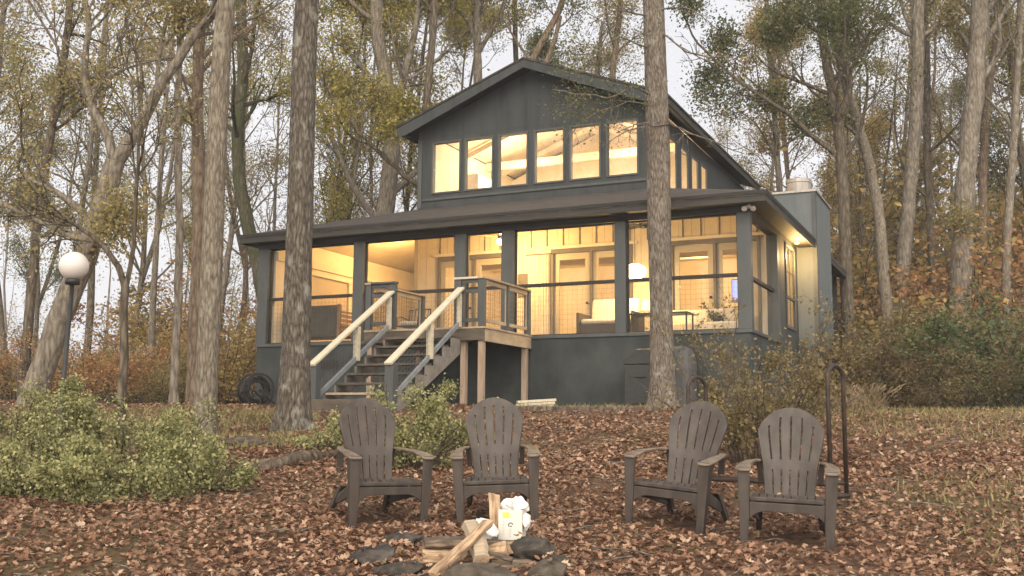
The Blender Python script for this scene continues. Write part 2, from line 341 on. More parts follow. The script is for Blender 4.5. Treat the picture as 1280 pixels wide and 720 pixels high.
STONES = []
def ground_or_stone(p):
    z = gz(p[:, 0], p[:, 1])
    if STONES:
        from mathutils.bvhtree import BVHTree
        for o, pc_, mw in STONES:
            c_ = mw @ (sum((Vector(q) for q in o.bound_box), Vector()) / 8); near = np.where(np.hypot(p[:, 0] - c_.x, p[:, 1] - c_.y) < .55)[0]
            bv = BVHTree.FromPolygons([mw @ q.co for q in o.data.vertices], [tuple(f.vertices) for f in o.data.polygons])
            for i in near:
                h = bv.ray_cast(Vector((p[i, 0], p[i, 1], 5)), Vector((0, 0, -1)))
                if h[0] is not None and h[0].z > z[i]: z[i] = h[0].z if (i * 7919) % 100 < pc_ else -50
    return z
def litter():
    rng = np.random.RandomState(3)
    pts = []
    for (d0, d1, dens) in ((4.6, 9, 900), (9, 13, 560), (13, 20.5, 260)):
        n = int(dens * (d1 - d0) * (d1 + d0) / 2 * 1.04)
        y = np.sqrt(rng.uniform(d0 * d0, d1 * d1, n)); x = y * rng.uniform(-0.52, 0.53, n)
        pts.append(np.stack([x, y], 1))
    p = np.concatenate(pts)
    # thin out: house plot, grassy strips
    hx, hy = p[:, 0] - HO[0], p[:, 1] - HO[1]; c, s = math.cos(PHI), math.sin(PHI)
    HX, HY = hx * c - hy * s, hx * s + hy * c
    keep = ~((HX > -11.7) & (HX < 0.4) & (HY > -0.2))
    gr = np.sin(p[:, 0] * 0.9 + 1.3) * np.sin(p[:, 1] * 0.7) + rng.normal(size=len(p)) * 0.5
    grassy = ((p[:, 1] > 13.5) & (p[:, 0] > 4)) | ((p[:, 1] > 14.5) & (p[:, 0] < -3)) | (p[:, 1] > 17.5)
    keep &= ~(grassy & (rng.uniform(size=len(p)) < 0.2)); keep &= ~((gr < -1.1) & (rng.uniform(size=len(p)) < 0.4))
    keep &= ~((p[:, 0] > 1.9) & (p[:, 1] < 11) & (rng.uniform(size=len(p)) < 0.25))
    pa = np.sin(p[:, 0] * 2.1 + 1.7 * np.sin(p[:, 1] * 1.3)) * np.sin(p[:, 1] * 1.9 + 1.4 * np.sin(p[:, 0] * 0.9)) + 0.6 * np.sin(p[:, 0] * 5.3 + p[:, 1] * 2.2) * np.sin(p[:, 1] * 4.7 - p[:, 0])
    keep &= rng.uniform(size=len(p)) < np.clip(0.9 + 0.35 * pa, 0.5, 1)
    p = p[keep]
    z = ground_or_stone(p); p = p[z > -40]; z = z[z > -40]
    # lobed outline, base to tip, folded and curled
    t = np.array([0.0, 0.18, 0.30, 0.48, 0.60, 0.80, 1.0]); w = np.array([0.02, 0.26, 0.15, 0.40, 0.18, 0.24, 0.0])
    n = len(p); K = len(t)
    yaw = rng.uniform(0, 6.283, n); size = (0.030 + 0.048 * rng.beta(1.4, 2.2, n)) * (1 + 0.3 * (p[:, 1] > 11))
    tilt = rng.normal(0, 0.42, n); roll = rng.normal(0, 0.45, n); fold = rng.uniform(-0.05, 0.55, n); curl = rng.uniform(-0.25, 0.55, n)
    wj = w[None, :, None] * rng.uniform(0.65, 1.25, (n, K, 1))
    L = np.zeros((n, K, 3, 3))
    for k, sgn in enumerate((-1, 0, 1)):
        L[:, :, k, 0] = t[None] - 0.5
        L[:, :, k, 1] = sgn * wj[:, :, 0]
        L[:, :, k, 2] = abs(sgn) * wj[:, :, 0] * fold[:, None] + (curl[:, None] * (t[None] - 0.5) ** 2) * 1.6
    L = L.reshape(n, -1, 3) * size[:, None, None]
    def rot(L, ang, i, j):
        c, s = np.cos(ang)[:, None], np.sin(ang)[:, None]; a, b = L[:, :, i].copy(), L[:, :, j].copy()
        L[:, :, i] = c * a - s * b; L[:, :, j] = s * a + c * b
    rot(L, roll, 1, 2); rot(L, tilt, 0, 2); rot(L, yaw, 0, 1)
    L += np.stack([p[:, 0], p[:, 1], z + rng.uniform(0.008, 0.045, n)], -1)[:, None]
    q = []
    for i in range(K - 1):
        for k in (0, 1): q.append((i * 3 + k, i * 3 + k + 1, (i + 1) * 3 + k + 1, (i + 1) * 3 + k))
    q = np.array(q); FC = (np.arange(n)[:, None, None] * (3 * K) + q[None]).reshape(-1, 4)
    o = link('fallen_leaves', np_mesh('fallen_leaves', L.reshape(-1, 3), FC), M['litter'])
    tag(o, 'brown and tan dead leaves carpeting the slope', 'leaf litter', kind='stuff')

def grass_patch(name, spots, mat, h, label, seed):
    """spots: (x, y, radius_x, radius_y, blades)"""
    rng = np.random.RandomState(seed); V = []; FC = []; b0 = 0
    for (cx, cy, rx, ry, n) in spots:
        r = np.sqrt(rng.uniform(0, 1, n)); a = rng.uniform(0, 6.283, n); x = cx + rx * r * np.cos(a); y = cy + ry * r * np.sin(a); z = gz(x, y)
        hh = h * rng.uniform(0.4, 1.2, n); dx = rng.normal(0, 0.45, n) * hh; dy = rng.normal(0, 0.45, n) * hh; w = 0.006 + 0.006 * rng.uniform(size=n); ya = rng.uniform(0, 6.283, n)
        wx, wy = np.cos(ya) * w, np.sin(ya) * w
        A = np.stack([np.stack([x - wx, y - wy, z], -1), np.stack([x + wx, y + wy, z], -1), np.stack([x + dx * .5 + wx * .7, y + dy * .5 + wy * .7, z + hh * .6], -1), np.stack([x + dx * .5 - wx * .7, y + dy * .5 - wy * .7, z + hh * .6], -1), np.stack([x + dx, y + dy, z + hh], -1), np.stack([x + dx * 1.05, y + dy * 1.05, z + hh * .99], -1)], 1)
        V.append(A.reshape(-1, 3)); k = b0 + np.arange(n)[:, None] * 6
        FC.append((k + np.array([[0, 1, 2, 3]]))); FC.append(k + np.array([[3, 2, 5, 4]])); b0 += n * 6
    o = link(name, np_mesh(name, np.concatenate(V), np.concatenate(FC)), mat); tag(o, label, 'grass', kind='stuff')
grass_patch('short_grass', [(9.5, 19.2, 5.5, 2.0, 5000), (6.6, 16.0, 2.6, 1.6, 900), (-5.2, 16.6, 2.2, 1.6, 3000), (1.8, 19.4, 2.6, 0.7, 900), (-3.2, 13.6, 1.2, 1.0, 1800), (5.2, 9.5, 1.6, 2.0, 700), (4.4, 7.5, 1.2, 1.2, 250)], M['grass'], 0.11, 'short yellowing grass at the top of the slope', 21)
grass_patch('tall_dry_grass', [(6.4, 19.4, 0.45, 0.45, 300), (6.2, 20.2, 0.5, 0.5, 300)], M['dry_grass'], 0.45, 'tall straw coloured dry grass by the chimney posts', 22)

# ------------------------------------------------------------------ trees
def spawn(P, Rr, rng, n, tmin, tmax, ang, lenf, K, up, wob, rf=0.6, rmin=0.006, Ls=None):
    Np, KP = P.shape[:2]; idx = np.repeat(np.arange(Np), n); m = len(idx)
    t = rng.uniform(tmin, tmax, m); ft = t * (KP - 1); i = np.minimum(ft.astype(int), KP - 2); fr = (ft - i)[:, None]
    A, B = P[idx, i], P[idx, i + 1]; S = A + (B - A) * fr; tg = unit(B - A)
    perp = unit(np.cross(tg, rng.normal(size=(m, 3)))); an = ang * rng.uniform(0.7, 1.3, m)[:, None]
    d = tg * np.cos(an) + perp * np.sin(an)
    pl = np.linalg.norm(np.diff(P, axis=1), axis=2).sum(1)[idx] if Ls is None else Ls
    L = lenf * (1.15 - 0.6 * t) * rng.uniform(0.6, 1.25, m) * pl
    pts = [S]; w = np.zeros((m, 3))
    for k in range(1, K):
        w = w * 0.6 + rng.normal(size=(m, 3)) * wob
        d = unit(d + w + np.array([0, 0, up / K]))
        pts.append(pts[-1] + d * (L / (K - 1))[:, None])
    r0 = np.maximum((Rr[idx, i] * (1 - fr[:, 0]) + Rr[idx, i + 1] * fr[:, 0]) * rf, rmin)
    C = np.stack(pts, 1); RR = np.maximum(r0[:, None] * np.linspace(1, 0.3, K)[None], rmin * 0.6)
    return C, RR
def tubes(P, Rr, n):
    Np, K = P.shape[:2]
    t = np.empty_like(P); t[:, 1:-1] = P[:, 2:] - P[:, :-2]; t[:, 0] = P[:, 1] - P[:, 0]; t[:, -1] = P[:, -1] - P[:, -2]; t = unit(t)
    ref = np.where(np.abs(unit(P[:, -1] - P[:, 0])[:, 2:3]) > 0.85, np.array([[1.0, 0.2, 0]]), np.array([[0, 0.1, 1.0]]))[:, None]
    s = unit(np.cross(t, np.broadcast_to(ref, t.shape))); u = np.cross(s, t)
    a = np.arange(n) * 2 * np.pi / n
    V = P[:, :, None] + (s[:, :, None] * np.cos(a)[None, None, :, None] + u[:, :, None] * np.sin(a)[None, None, :, None]) * Rr[:, :, None, None]
    b = np.arange(Np)[:, None, None] * (K * n) + np.arange(K - 1)[None, :, None] * n + np.arange(n)[None, None]
    b2 = np.arange(Np)[:, None, None] * (K * n) + np.arange(K - 1)[None, :, None] * n + ((np.arange(n) + 1) % n)[None, None]
    return V.reshape(-1, 3), np.stack([b, b2, b2 + n, b + n], -1).reshape(-1, 4)
def resample(path, rad, step, rng=None, wob=0.0):
    path = np.asarray(path, float); rad = np.asarray(rad, float)
    if len(rad) != len(path): rad = np.interp(np.linspace(0, 1, len(path)), np.linspace(0, 1, len(rad)), rad)
    L = np.concatenate([[0], np.cumsum(np.linalg.norm(np.diff(path, axis=0), axis=1))]); n = max(3, int(L[-1] / step) + 1); q = np.linspace(0, L[-1], n)
    def sm(v):
        y = np.interp(q, L, v); k = max(1, n // (2 * len(path)))
        if k > 1:
            pad = np.concatenate([2 * y[0] - y[k:0:-1], y, 2 * y[-1] - y[-2:-k - 2:-1]]) if n > k + 1 else y
            if n > k + 1: y = np.convolve(pad, np.ones(2 * k + 1) / (2 * k + 1), 'valid')
        return y
    P = np.stack([sm(path[:, i]) for i in range(3)], 1)
    if rng is not None and wob: P[1:-1] += rng.normal(0, wob, (n - 2, 3))
    return P, np.interp(q, L, rad)
def ridges(P, sides, rng, ncol, cell):
    """furrowed bark: plates stretched along the stem with cracks between"""
    h = np.concatenate([[0], np.cumsum(np.linalg.norm(np.diff(P, axis=0), axis=1))]); out_ = 0
    for nc, ce, amp in ((ncol, cell, 1.0), (ncol * 2, cell * .45, .5)):
        m = int(h[-1] / ce) + 4; g = rng.normal(size=(m, nc)); off = rng.uniform(0, 1.99, nc); th = np.arange(sides) / sides * nc
        q = np.arange(0, h[-1] + 1, .4); wob = np.interp(h, q, rng.normal(0, .45, len(q)))
        u = (th[None] + wob[:, None]) % nc; j = u.astype(int) % nc; j2 = (j + 1) % nc; k = u - u.astype(int); k = k * k * (3 - 2 * k)
        def col_(c):
            v = np.clip(h[:, None] / ce + off[c], 0, m - 2.001); i = v.astype(int); f = v - i; f = f * f * (3 - 2 * f)
            return g[i, c] * (1 - f) + g[i + 1, c] * f
        val = col_(j) * (1 - k) + col_(j2) * k
        out_ = out_ + amp * (np.minimum(np.abs(val), 1.0) - .5)
    return out_
def trunk_mesh(P, r, rng, sides=14, rough=0.06, flare=0.0):
    """one stem with bark-scale unevenness and a root flare"""
    V, FC = tubes(P[None], r[None], sides); V = V.reshape(len(P), sides, 3)
    lob = rng.normal(0, 1, sides); w_ = max(1, sides // 14); lob = sum(np.roll(lob, q) for q in range(-w_, w_ + 1)) / w_
    nz = rng.normal(0, rough, (len(P), sides)); nz[1:] = (nz[1:] + nz[:-1]) / 2
    if sides > 40: nz = nz * 0
    k = 1 + nz
    if flare:
        h = P[:, 2] - P[0, 2]; k = k + flare * np.exp(-h / 0.28)[:, None] * (0.75 + 0.5 * lob[None])
    if sides > 40: k = 1 + (k - 1) * .9 + flare * np.exp(-(P[:, 2] - P[0, 2]) / .28)[:, None] * np.maximum(0, lob[None]) * .3 + .035 * ridges(P, sides, rng, max(14, sides // 4), .7)
    V = P[:, None] + (V - P[:, None]) * k[..., None]
    return V.reshape(-1, 3), FC
class Tree:
    def __init__(s): s.V = []; s.FC = []; s.n = 0; s.tw = []
    def put(s, V, FC): s.V.append(V); s.FC.append(FC + s.n); s.n += len(V)
    def stem(s, path, rad, rng, step=0.35, sides=14, rough=0.06, flare=0.0, wob=0.01):
        P, r = resample(path, rad, step, rng, 0 if sides > 40 else wob); s.put(*trunk_mesh(P, r, rng, sides, rough, flare)); return P, r
    def limbs(s, P, r, rng, n, t0, t1, length, ang=0.9, up=0.9, twigs=(5, 4), rmin=0.008, wob=0.10, sub=0.5):
        K = 7
        C, RC = spawn(P[None], r[None], rng, n, t0, t1, ang, 1.0, K, up, wob, 0.45, rmin * 2.2, Ls=length); s.put(*tubes(C, RC, 6))
        D, RD = spawn(C, RC, rng, twigs[0], 0.25, 1.0, 0.75, sub, 5, 0.5, 0.14, 0.6, rmin * 1.3); s.put(*tubes(D, RD, 4))
        E, RE = spawn(D, RD, rng, twigs[1], 0.2, 1.0, 0.7, 0.55, 4, 0.25, 0.16, 0.6, rmin); s.put(*tubes(E, RE, 3))
        s.tw.append((D, E, n, twigs)); return C, RC
    def leaves(s, rng, n, size, spread, clump=0.6, keep=None):
        pts = []
        tot = sum(len(E) for _, E, _, _ in s.tw)
        for D, E, nl, tw in s.tw:
            k = max(1, int(n * len(E) / tot)); w = rng.gamma(clump, 1.0, nl); w = np.repeat(w, tw[0] * tw[1]) * np.repeat(rng.gamma(1.0, 1.0, nl * tw[0]), tw[1])
            i = rng.choice(len(E), k, p=w / w.sum()); t = rng.uniform(0, 1, k) * (E.shape[1] - 1); j = np.minimum(t.astype(int), E.shape[1] - 2); f = (t - j)[:, None]
            pts.append(E[i, j] * (1 - f) + E[i, j + 1] * f + rng.normal(0, spread, (k, 3)))
        P = np.concatenate(pts)
        if keep is not None: P = P[keep(P)]
        return leaf_quads(P, size, rng)
    def trunk(s, name, mat, parent, loc): 
        V = np.concatenate(s.V) - np.asarray(loc); o = link(name, np_mesh(name, V, np.concatenate(s.FC)), mat, parent, True); return o

def tree(name, label, stems, bark, leaf=None, nleaf=0, lsize=0.12, seed=0, limbs=(), spread=0.24, group=None, flare=0.6, cat='tree', sides=14, clump=0.6, rmin=0.008, extra=None):
    """stems: [(path, radii)] first one rises from the ground; limbs: [(stem index, n, t0, t1, length, ang)]"""
    rng = np.random.RandomState(seed); T = Tree(); base = np.array(stems[0][0][0]); SP = []
    for i, (path, rad) in enumerate(stems):
        SP.append(T.stem(path, rad, rng, (0.05 if sides > 40 else 0.3) if i == 0 else 0.3, sides if i == 0 else 8, 0.05, flare if i == 0 else 0))
    for (si, n, t0, t1, ln, ang) in limbs: T.limbs(*SP[si], rng, n, t0, t1, ln, ang, rmin=rmin)
    if extra: extra(T, SP, rng)
    e = empty(name, tuple(base), 0, label, cat, group)
    T.trunk('trunk', M[bark], e, base)
    if leaf and T.tw:
        V, FC = T.leaves(rng, int(nleaf * 3.4), lsize * 0.68, spread, clump * 0.8)
        link('crown', np_mesh('crown', V - base, FC), M[leaf], e)
    return e
def px_path(pts, depth, base_to_ground=True):
    """pts: measured trunk points of the photograph from the ground up, at one distance"""
    q = [at(x, y, depth) for x, y in pts]
    if base_to_ground:
        g = float(gz(q[0][0], q[0][1]))
        if q[0][2] > g + 0.02: q.insert(0, np.array([q[0][0], q[0][1], g - 0.05]))
        else: q[0][2] = g - 0.05
    return q
def up_from(q, h, dx=0.0, dy=0.0):
    return q + [q[-1] + np.array([dx, dy, h])]
def rr(n, a, b): return list(np.linspace(a, b, n))

# --- trees one can tell apart
p = px_path([(366, 552), (371, 400), (377, 200), (382, 0)], 15.2); p = up_from(p, 7.5, 0.4, 0.2)
tree('tree', 'thick straight tree with patchy lichened bark rising right beside the wooden porch stairs', [(p, [0.235, 0.20, 0.185, 0.178, 0.10][:len(p)])], 'bark_lichen', 'leaf_olive', 2600, 0.11, 31, [(0, 9, 0.62, 0.98, 4.5, 1.0)], sides=84, flare=0.55)
p = px_path([(254, 552), (262, 400), (270, 200), (280, 0)], 14.4); p = up_from(p, 6.5, 0.7, 0)
tree('tree', 'pale straight trunk standing in the green shrubs left of the lichened tree', [(p, [0.15, 0.15, 0.138, 0.125, 0.07][:len(p)])], 'bark_pale', 'leaf_tan', 1500, 0.11, 32, [(0, 10, 0.50, 0.98, 3.6, 1.0)], sides=72, flare=0.35)
def dead(T, SP, rng):
    # thin dead boughs on both sides of the trunk, one still carrying green sprays
    for q, r in (([(812, 118), (790, 108), (762, 122), (730, 118), (690, 112)], .022), ([(812, 132), (780, 128), (742, 142), (715, 168)], .016), ([(806, 158), (780, 166), (752, 182)], .013), ([(838, 155), (820, 158), (800, 152), (770, 166)], .02),
                 ([(834, 150), (850, 160), (872, 168), (905, 186), (930, 192)], .02), ([(812, 60), (770, 46), (740, 70), (700, 66)], .018), ([(826, 40), (860, 66), (905, 74), (940, 120)], .02), ([(810, 20), (770, 12), (735, 30)], .02), ([(822, 12), (860, 8), (890, 30)], .02)):
        pth = [at(x, y, 19.3 - 0.25 * k) for k, (x, y) in enumerate(q)]
        P, r_ = resample(pth, rr(len(pth), r, 0.008), 0.22, rng, 0.02); T.put(*tubes(P[None], r_[None], 6))
        D, RD = spawn(P[None], r_[None], rng, 9, 0.15, 1, 0.9, 0.32, 5, -0.5, 0.16, 0.6, 0.006); T.put(*tubes(D, RD, 4))
        E, RE = spawn(D, RD, rng, 3, 0.2, 1, 0.8, 0.6, 4, -0.4, 0.18, 0.6, 0.0045); T.put(*tubes(E, RE, 3))
        if q[0] in ((812, 118), (812, 60)): T.tw.append((D, E, 1, (9, 3)))
p = px_path([(829, 517), (826, 380), (823, 200), (817, 0)], 19.4); p = up_from(p, 8, -0.3, 0.2)
tree('tree', 'shaggy barked tree with flared roots standing in front of the right half of the porch', [(p, [0.235, 0.205, 0.225, 0.20, 0.12][:len(p)])], 'bark_shag', 'leaf_green', 1500, 0.09, 33, [(0, 7, 0.72, 0.98, 4.0, 1.0)], sides=84, flare=0.75, extra=dead)
# leaning forked tree at the left
p = px_path([(38, 505), (75, 398), (108, 319), (133, 240), (144, 202)], 19.0)
a1 = [at(x, y, 19.0) for x, y in ((144, 204), (160, 180), (178, 150), (202, 105), (238, 50), (275, 5), (300, -60))]
a2 = [at(x, y, 19.0) for x, y in ((144, 206), (136, 170), (115, 137), (104, 90), (112, 30), (100, -40))]
tree('tree', 'big leaning tree that forks above the white globe lamp', [(p, rr(len(p), 0.235, 0.175)), (a1, rr(7, 0.145, 0.06)), (a2, rr(6, 0.095, 0.045))], 'bark_grey', 'leaf_tan', 4200, 0.12, 34, [(0, 3, 0.6, 0.95, 3.0, 1.1), (1, 9, 0.3, 1, 3.6, 0.9), (2, 8, 0.3, 1, 3.2, 0.9)], flare=0.2)
# crooked little tree
p = px_path([(153, 525), (154, 440), (155, 380), (157, 358)], 15.0)
a1 = [at(x, y, 15.0) for x, y in ((157, 360), (146, 332), (122, 300), (95, 280), (60, 262), (20, 240))]
a2 = [at(x, y, 15.0) for x, y in ((157, 360), (166, 330), (170, 240), (176, 160), (170, 60))]
tree('tree', 'small crooked dark tree with a mossy fork just right of the lamp post', [(p, rr(len(p), 0.066, 0.058)), (a1, rr(6, 0.05, 0.014)), (a2, rr(5, 0.042, 0.014))], 'bark_dark', 'leaf_tan', 500, 0.09, 35, [(1, 6, 0.3, 1, 1.2, 0.8), (2, 9, 0.25, 1, 1.4, 0.7)], sides=10, flare=0.2)
def simple(label, pts, depth, r0, r1, bark, leaf, nleaf, seed, nl=12, t0=0.4, ln=3.5, top=6.0, dx=0.0, lsize=0.13, extra_stems=(), group=None, rmin=0.010, ang=0.95, clump=0.6, flare=0.3):
    p = px_path(pts, depth); p = up_from(p, top, dx, 0)
    st = [(p, rr(len(p), r0, r1))]; lm = [(0, nl, t0, 0.99, ln, ang)]
    for q, ra, rb, n2, l2 in extra_stems:
        st.append(([at(x, y, depth) for x, y in q], rr(len(q), ra, rb))); lm.append((len(st) - 1, n2, 0.25, 1, l2, 0.9))
    return tree('tree', label, st, bark, leaf, nleaf, lsize, seed, lm, group=group, rmin=rmin, clump=clump, sides=12, flare=flare)
simple('slender pale grey trunk between the crooked little tree and the pale straight trunk', [(217, 510), (221, 407), (225, 302), (222, 150), (226, 0)], 20, 0.085, 0.06, 'bark_grey', 'leaf_tan', 900, 41, 9, 0.35, 2.6)
simple('reddish brown trunk close behind the pale straight trunk', [(240, 500), (244, 398), (250, 265), (246, 100), (252, 0)], 23, 0.16, 0.11, 'bark_red', 'leaf_tan', 1600, 42, 12, 0.35, 3.2)
simple('moss covered trunk curving up behind the left end of the porch roof', [(338, 420), (330, 370), (317, 307), (302, 248), (294, 180), (306, 80), (300, 0)], 31, 0.24, 0.14, 'bark_moss', 'leaf_olive', 2200, 43, 12, 0.35, 3.8)
simple('dark leaning trunk at the far left edge beside the leaning forked tree', [(28, 480), (36, 400), (44, 300), (60, 180), (84, 60)], 24, 0.13, 0.08, 'bark_dark', 'leaf_tan', 1700, 44, 12, 0.3, 3.0)
simple('yellowing tree with a stout forked trunk behind the left corner of the upper storey', [(478, 290), (484, 240), (492, 187), (490, 128), (478, 90), (470, 20)], 33, 0.32, 0.2, 'bark_grey', 'leaf_olive', 8500, 45, 16, 0.3, 4.8,
       extra_stems=[([(491, 150), (505, 95), (520, 40), (526, -20)], 0.17, 0.07, 8, 3.5)], lsize=0.16)
simple('tree with one long dark bough reaching left past the gable', [(530, 300), (528, 250), (530, 160), (540, 60), (545, 0)], 30, 0.15, 0.09, 'bark_dark', 'leaf_olive', 3800, 46, 11, 0.45, 3.6,
       extra_stems=[([(528, 232), (509, 222), (474, 190), (443, 160), (412, 117), (396, 80)], 0.10, 0.02, 9, 2.2)], lsize=0.15)
simple('grey forked tree rising behind the left slope of the gable', [(598, 200), (597, 75), (596, 25), (594, -30)], 34, 0.17, 0.10, 'bark_grey', 'leaf_olive', 3600, 47, 9, 0.6, 3.6,
       extra_stems=[([(597, 55), (585, 25), (565, 4), (540, -15)], 0.11, 0.05, 6, 2.6), ([(599, 65), (610, 45), (622, 28), (634, -5)], 0.09, 0.04, 6, 2.6)], lsize=0.15)
simple('thin dark trunk rising behind the gable peak', [(648, 180), (646, 75), (642, 32), (644, -20)], 36, 0.11, 0.08, 'bark_dark', 'leaf_olive', 1200, 48, 9, 0.6, 3.2)
simple('slanting tan trunk with a crook behind the right slope of the gable', [(640, 160), (662, 70), (685, 40), (702, 22), (710, -20)], 33, 0.13, 0.09, 'bark_red', 'leaf_green', 2400, 49, 9, 0.55, 3.2,
       extra_stems=[([(676, 110), (684, 75), (696, 42), (700, 20)], 0.09, 0.07, 3, 2.0)])
simple('short broken topped snag behind the right slope of the gable', [(738, 200), (745, 90), (750, 62), (753, 40)], 32, 0.08, 0.05, 'bark_dark', None, 0, 50, 6, 0.6, 1.2, top=0.3)
simple('straight thin trunk just left of where the shaggy tree crosses the gable', [(760, 180), (765, 95), (770, 50), (778, 0)], 35, 0.12, 0.09, 'bark_red', 'leaf_tan', 2200, 51, 12, 0.55, 3.2)
# right of the house
simple('tallest stout pale grey trunk at the right with a dead stub', [(1198, 470), (1200, 400), (1202, 316), (1206, 230), (1218, 117), (1227, 0)], 32, 0.34, 0.26, 'bark_grey', 'leaf_tan', 4200, 52, 14, 0.5, 4.6,
       extra_stems=[([(1202, 290), (1190, 286), (1176, 282)], 0.07, 0.05, 2, 0.5), ([(1222, 70), (1240, 40), (1262, 0), (1275, -40)], 0.12, 0.06, 7, 3.0)], lsize=0.15)
simple('pale grey trunk left of the stoutest trunk on the right', [(1118, 460), (1124, 390), (1133, 286), (1144, 163), (1149, 0)], 33, 0.25, 0.18, 'bark_grey', 'leaf_tan', 3600, 53, 14, 0.45, 4.2, lsize=0.15)
simple('dark tree with dense green leaves above the chimney', [(1060, 420), (1054, 233), (1048, 136), (1031, 90), (1026, 10)], 30, 0.20, 0.11, 'bark_dark', 'leaf_green', 5600, 54, 15, 0.4, 3.6,
       extra_stems=[([(1049, 145), (1062, 117), (1056, 60), (1052, 0)], 0.13, 0.07, 9, 3.0), ([(1044, 192), (1010, 165), (988, 144), (922, 101), (868, 50), (850, 10)], 0.09, 0.02, 9, 1.8)], lsize=0.15, clump=0.9)
simple('slanting pale trunk crossing the green tree above the chimney', [(1112, 440), (1103, 316), (1097, 249), (1074, 156), (1054, 97), (1040, 30)], 31, 0.19, 0.11, 'bark_pale', 'leaf_green', 4000, 55, 12, 0.45, 3.5, lsize=0.15)
simple('dark slim tree between the two pale grey trunks on the right', [(1170, 460), (1165, 300), (1158, 200), (1160, 100), (1155, 0)], 36, 0.16, 0.10, 'bark_dark', 'leaf_tan', 3000, 56, 12, 0.35, 3.6)
simple('reddish slim trunk right beside the stoutest grey trunk', [(1226, 460), (1228, 300), (1229, 187), (1236, 97), (1254, 20)], 35, 0.17, 0.11, 'bark_red', 'leaf_tan', 3200, 57, 12, 0.4, 3.6)
simple('leaning grey trunk at the far right edge', [(1262, 470), (1256, 350), (1262, 250), (1270, 130), (1276, 0)], 33, 0.15, 0.10, 'bark_grey', 'leaf_tan', 3200, 58, 13, 0.35, 3.6)
simple('thin grey tree with yellowing leaves behind the roof left of the chimney', [(985, 420), (978, 300), (972, 200), (965, 100), (958, 20)], 38, 0.14, 0.08, 'bark_grey', 'leaf_gold', 4000, 59, 14, 0.35, 3.4, lsize=0.15)

# --- woods behind: a few kinds, each copied
def arche(kind, seed, bark, leaf, nleaf, h, r0, bare=False, fork=False):
    rng = np.random.RandomState(seed); T = Tree(); k = 6
    pts = [np.array([0, 0, -0.3])]
    d = rng.normal(0, 0.05, 2)
    for i in range(1, k + 1):
        d = d * 0.7 + rng.normal(0, 0.05, 2); pts.append(pts[-1] + np.array([d[0] * h / k, d[1] * h / k, h / k]))
    P, r = T.stem(pts, rr(k + 1, r0 * .78, r0 * 0.2), rng, 0.6, 8, 0.05, 0.3)
    T.limbs(P, r, rng, 19, 0.28, 0.99, 0.20 * h, 0.85, 1.0, rmin=0.010)
    if fork:
        q = [P[len(P) // 3], P[len(P) // 3] + np.array([0.9, 0.3, 3]), P[len(P) // 3] + np.array([1.5, 0.2, 7]), P[len(P) // 3] + np.array([1.7, -0.3, 11])]
        P2, r2 = T.stem(q, [r0 * .6, r0 * .5, r0 * .35, r0 * .15], rng, 0.6, 7, 0.04, 0); T.limbs(P2, r2, rng, 8, 0.2, 1, 0.2 * h, 0.85, rmin=0.010)
    e = empty(kind, (0, 0, -500), 0, 'x', 'tree')
    T.trunk('trunk', M[bark], e, (0, 0, 0))
    if nleaf:
        V, FC = T.leaves(rng, int(nleaf * 3.0), 0.105, 0.30, 0.7); link('crown', np_mesh('crown', V, FC), M[leaf], e)
    return e
AR = {'olive': [arche('tree', 101, 'bark_grey', 'leaf_olive', 5200, 19, 0.22, fork=True), arche('tree', 102, 'bark_dark', 'leaf_olive', 4600, 17, 0.16)],
      'tan': [arche('tree', 103, 'bark_grey', 'leaf_tan', 3600, 20, 0.22), arche('tree', 104, 'bark_red', 'leaf_tan', 3200, 18, 0.17, fork=True)],
      'green': [arche('tree', 105, 'bark_dark', 'leaf_green', 5600, 18, 0.2, fork=True), arche('tree', 106, 'bark_grey', 'leaf_green', 4600, 20, 0.2)],
      'bare': [arche('tree', 107, 'bark_grey', 'leaf_tan', 500, 17, 0.15), arche('tree', 108, 'bark_dark', 'leaf_tan', 700, 15, 0.12, fork=True)],
      'gold': [arche('tree', 109, 'bark_grey', 'leaf_gold', 5200, 15, 0.15), arche('tree', 110, 'bark_dark', 'leaf_gold', 4600, 13, 0.13, fork=True)]}
words = {'olive': 'olive leaved', 'tan': 'tan leaved', 'green': 'green leaved', 'bare': 'nearly bare', 'gold': 'golden leaved'}
used = {}
def wood(px, d, kind, region, sc_=1.0):
    i = random.randrange(2); src = AR[kind][i]
    o = src if id(src) not in used else copy_tree(src)
    used[id(src)] = 1
    g = gp(px, d); o.location = (g[0], g[1], g[2]); o.rotation_euler = (random.gauss(0, .03), random.gauss(0, .03), random.uniform(0, 6.28)); s = sc_ * random.uniform(0.85, 1.15); o.scale = (s, s, s)
    lab = f'{words[kind]} forest tree {region}'
    o['label'] = lab; o['group'] = f'{words[kind]} trees {region}'
LEFT, MIDL, MIDR, RIGHT = 'in the woods left of the lichened tree', 'in the woods between the lichened tree and the gable', 'in the woods behind the roof of the house', 'in the woods right of the chimney'
for px, d, k in ((-60, 30, 'tan'), (10, 38, 'olive'), (66, 36, 'bare'), (100, 44, 'tan'), (150, 40, 'olive'), (186, 32, 'bare'), (262, 36, 'bare'), (290, 46, 'tan'), (235, 54, 'olive'), (40, 54, 'green'), (-20, 46, 'bare'), (335, 40, 'bare'), (-110, 40, 'olive')):
    wood(px, d, k, LEFT)
for px, d, k in ((400, 34, 'olive'), (430, 42, 'olive'), (460, 50, 'tan'), (505, 38, 'olive'), (540, 46, 'olive'), (520, 60, 'tan'), (380, 46, 'bare'), (450, 37, 'bare')):
    wood(px, d, k, MIDL)
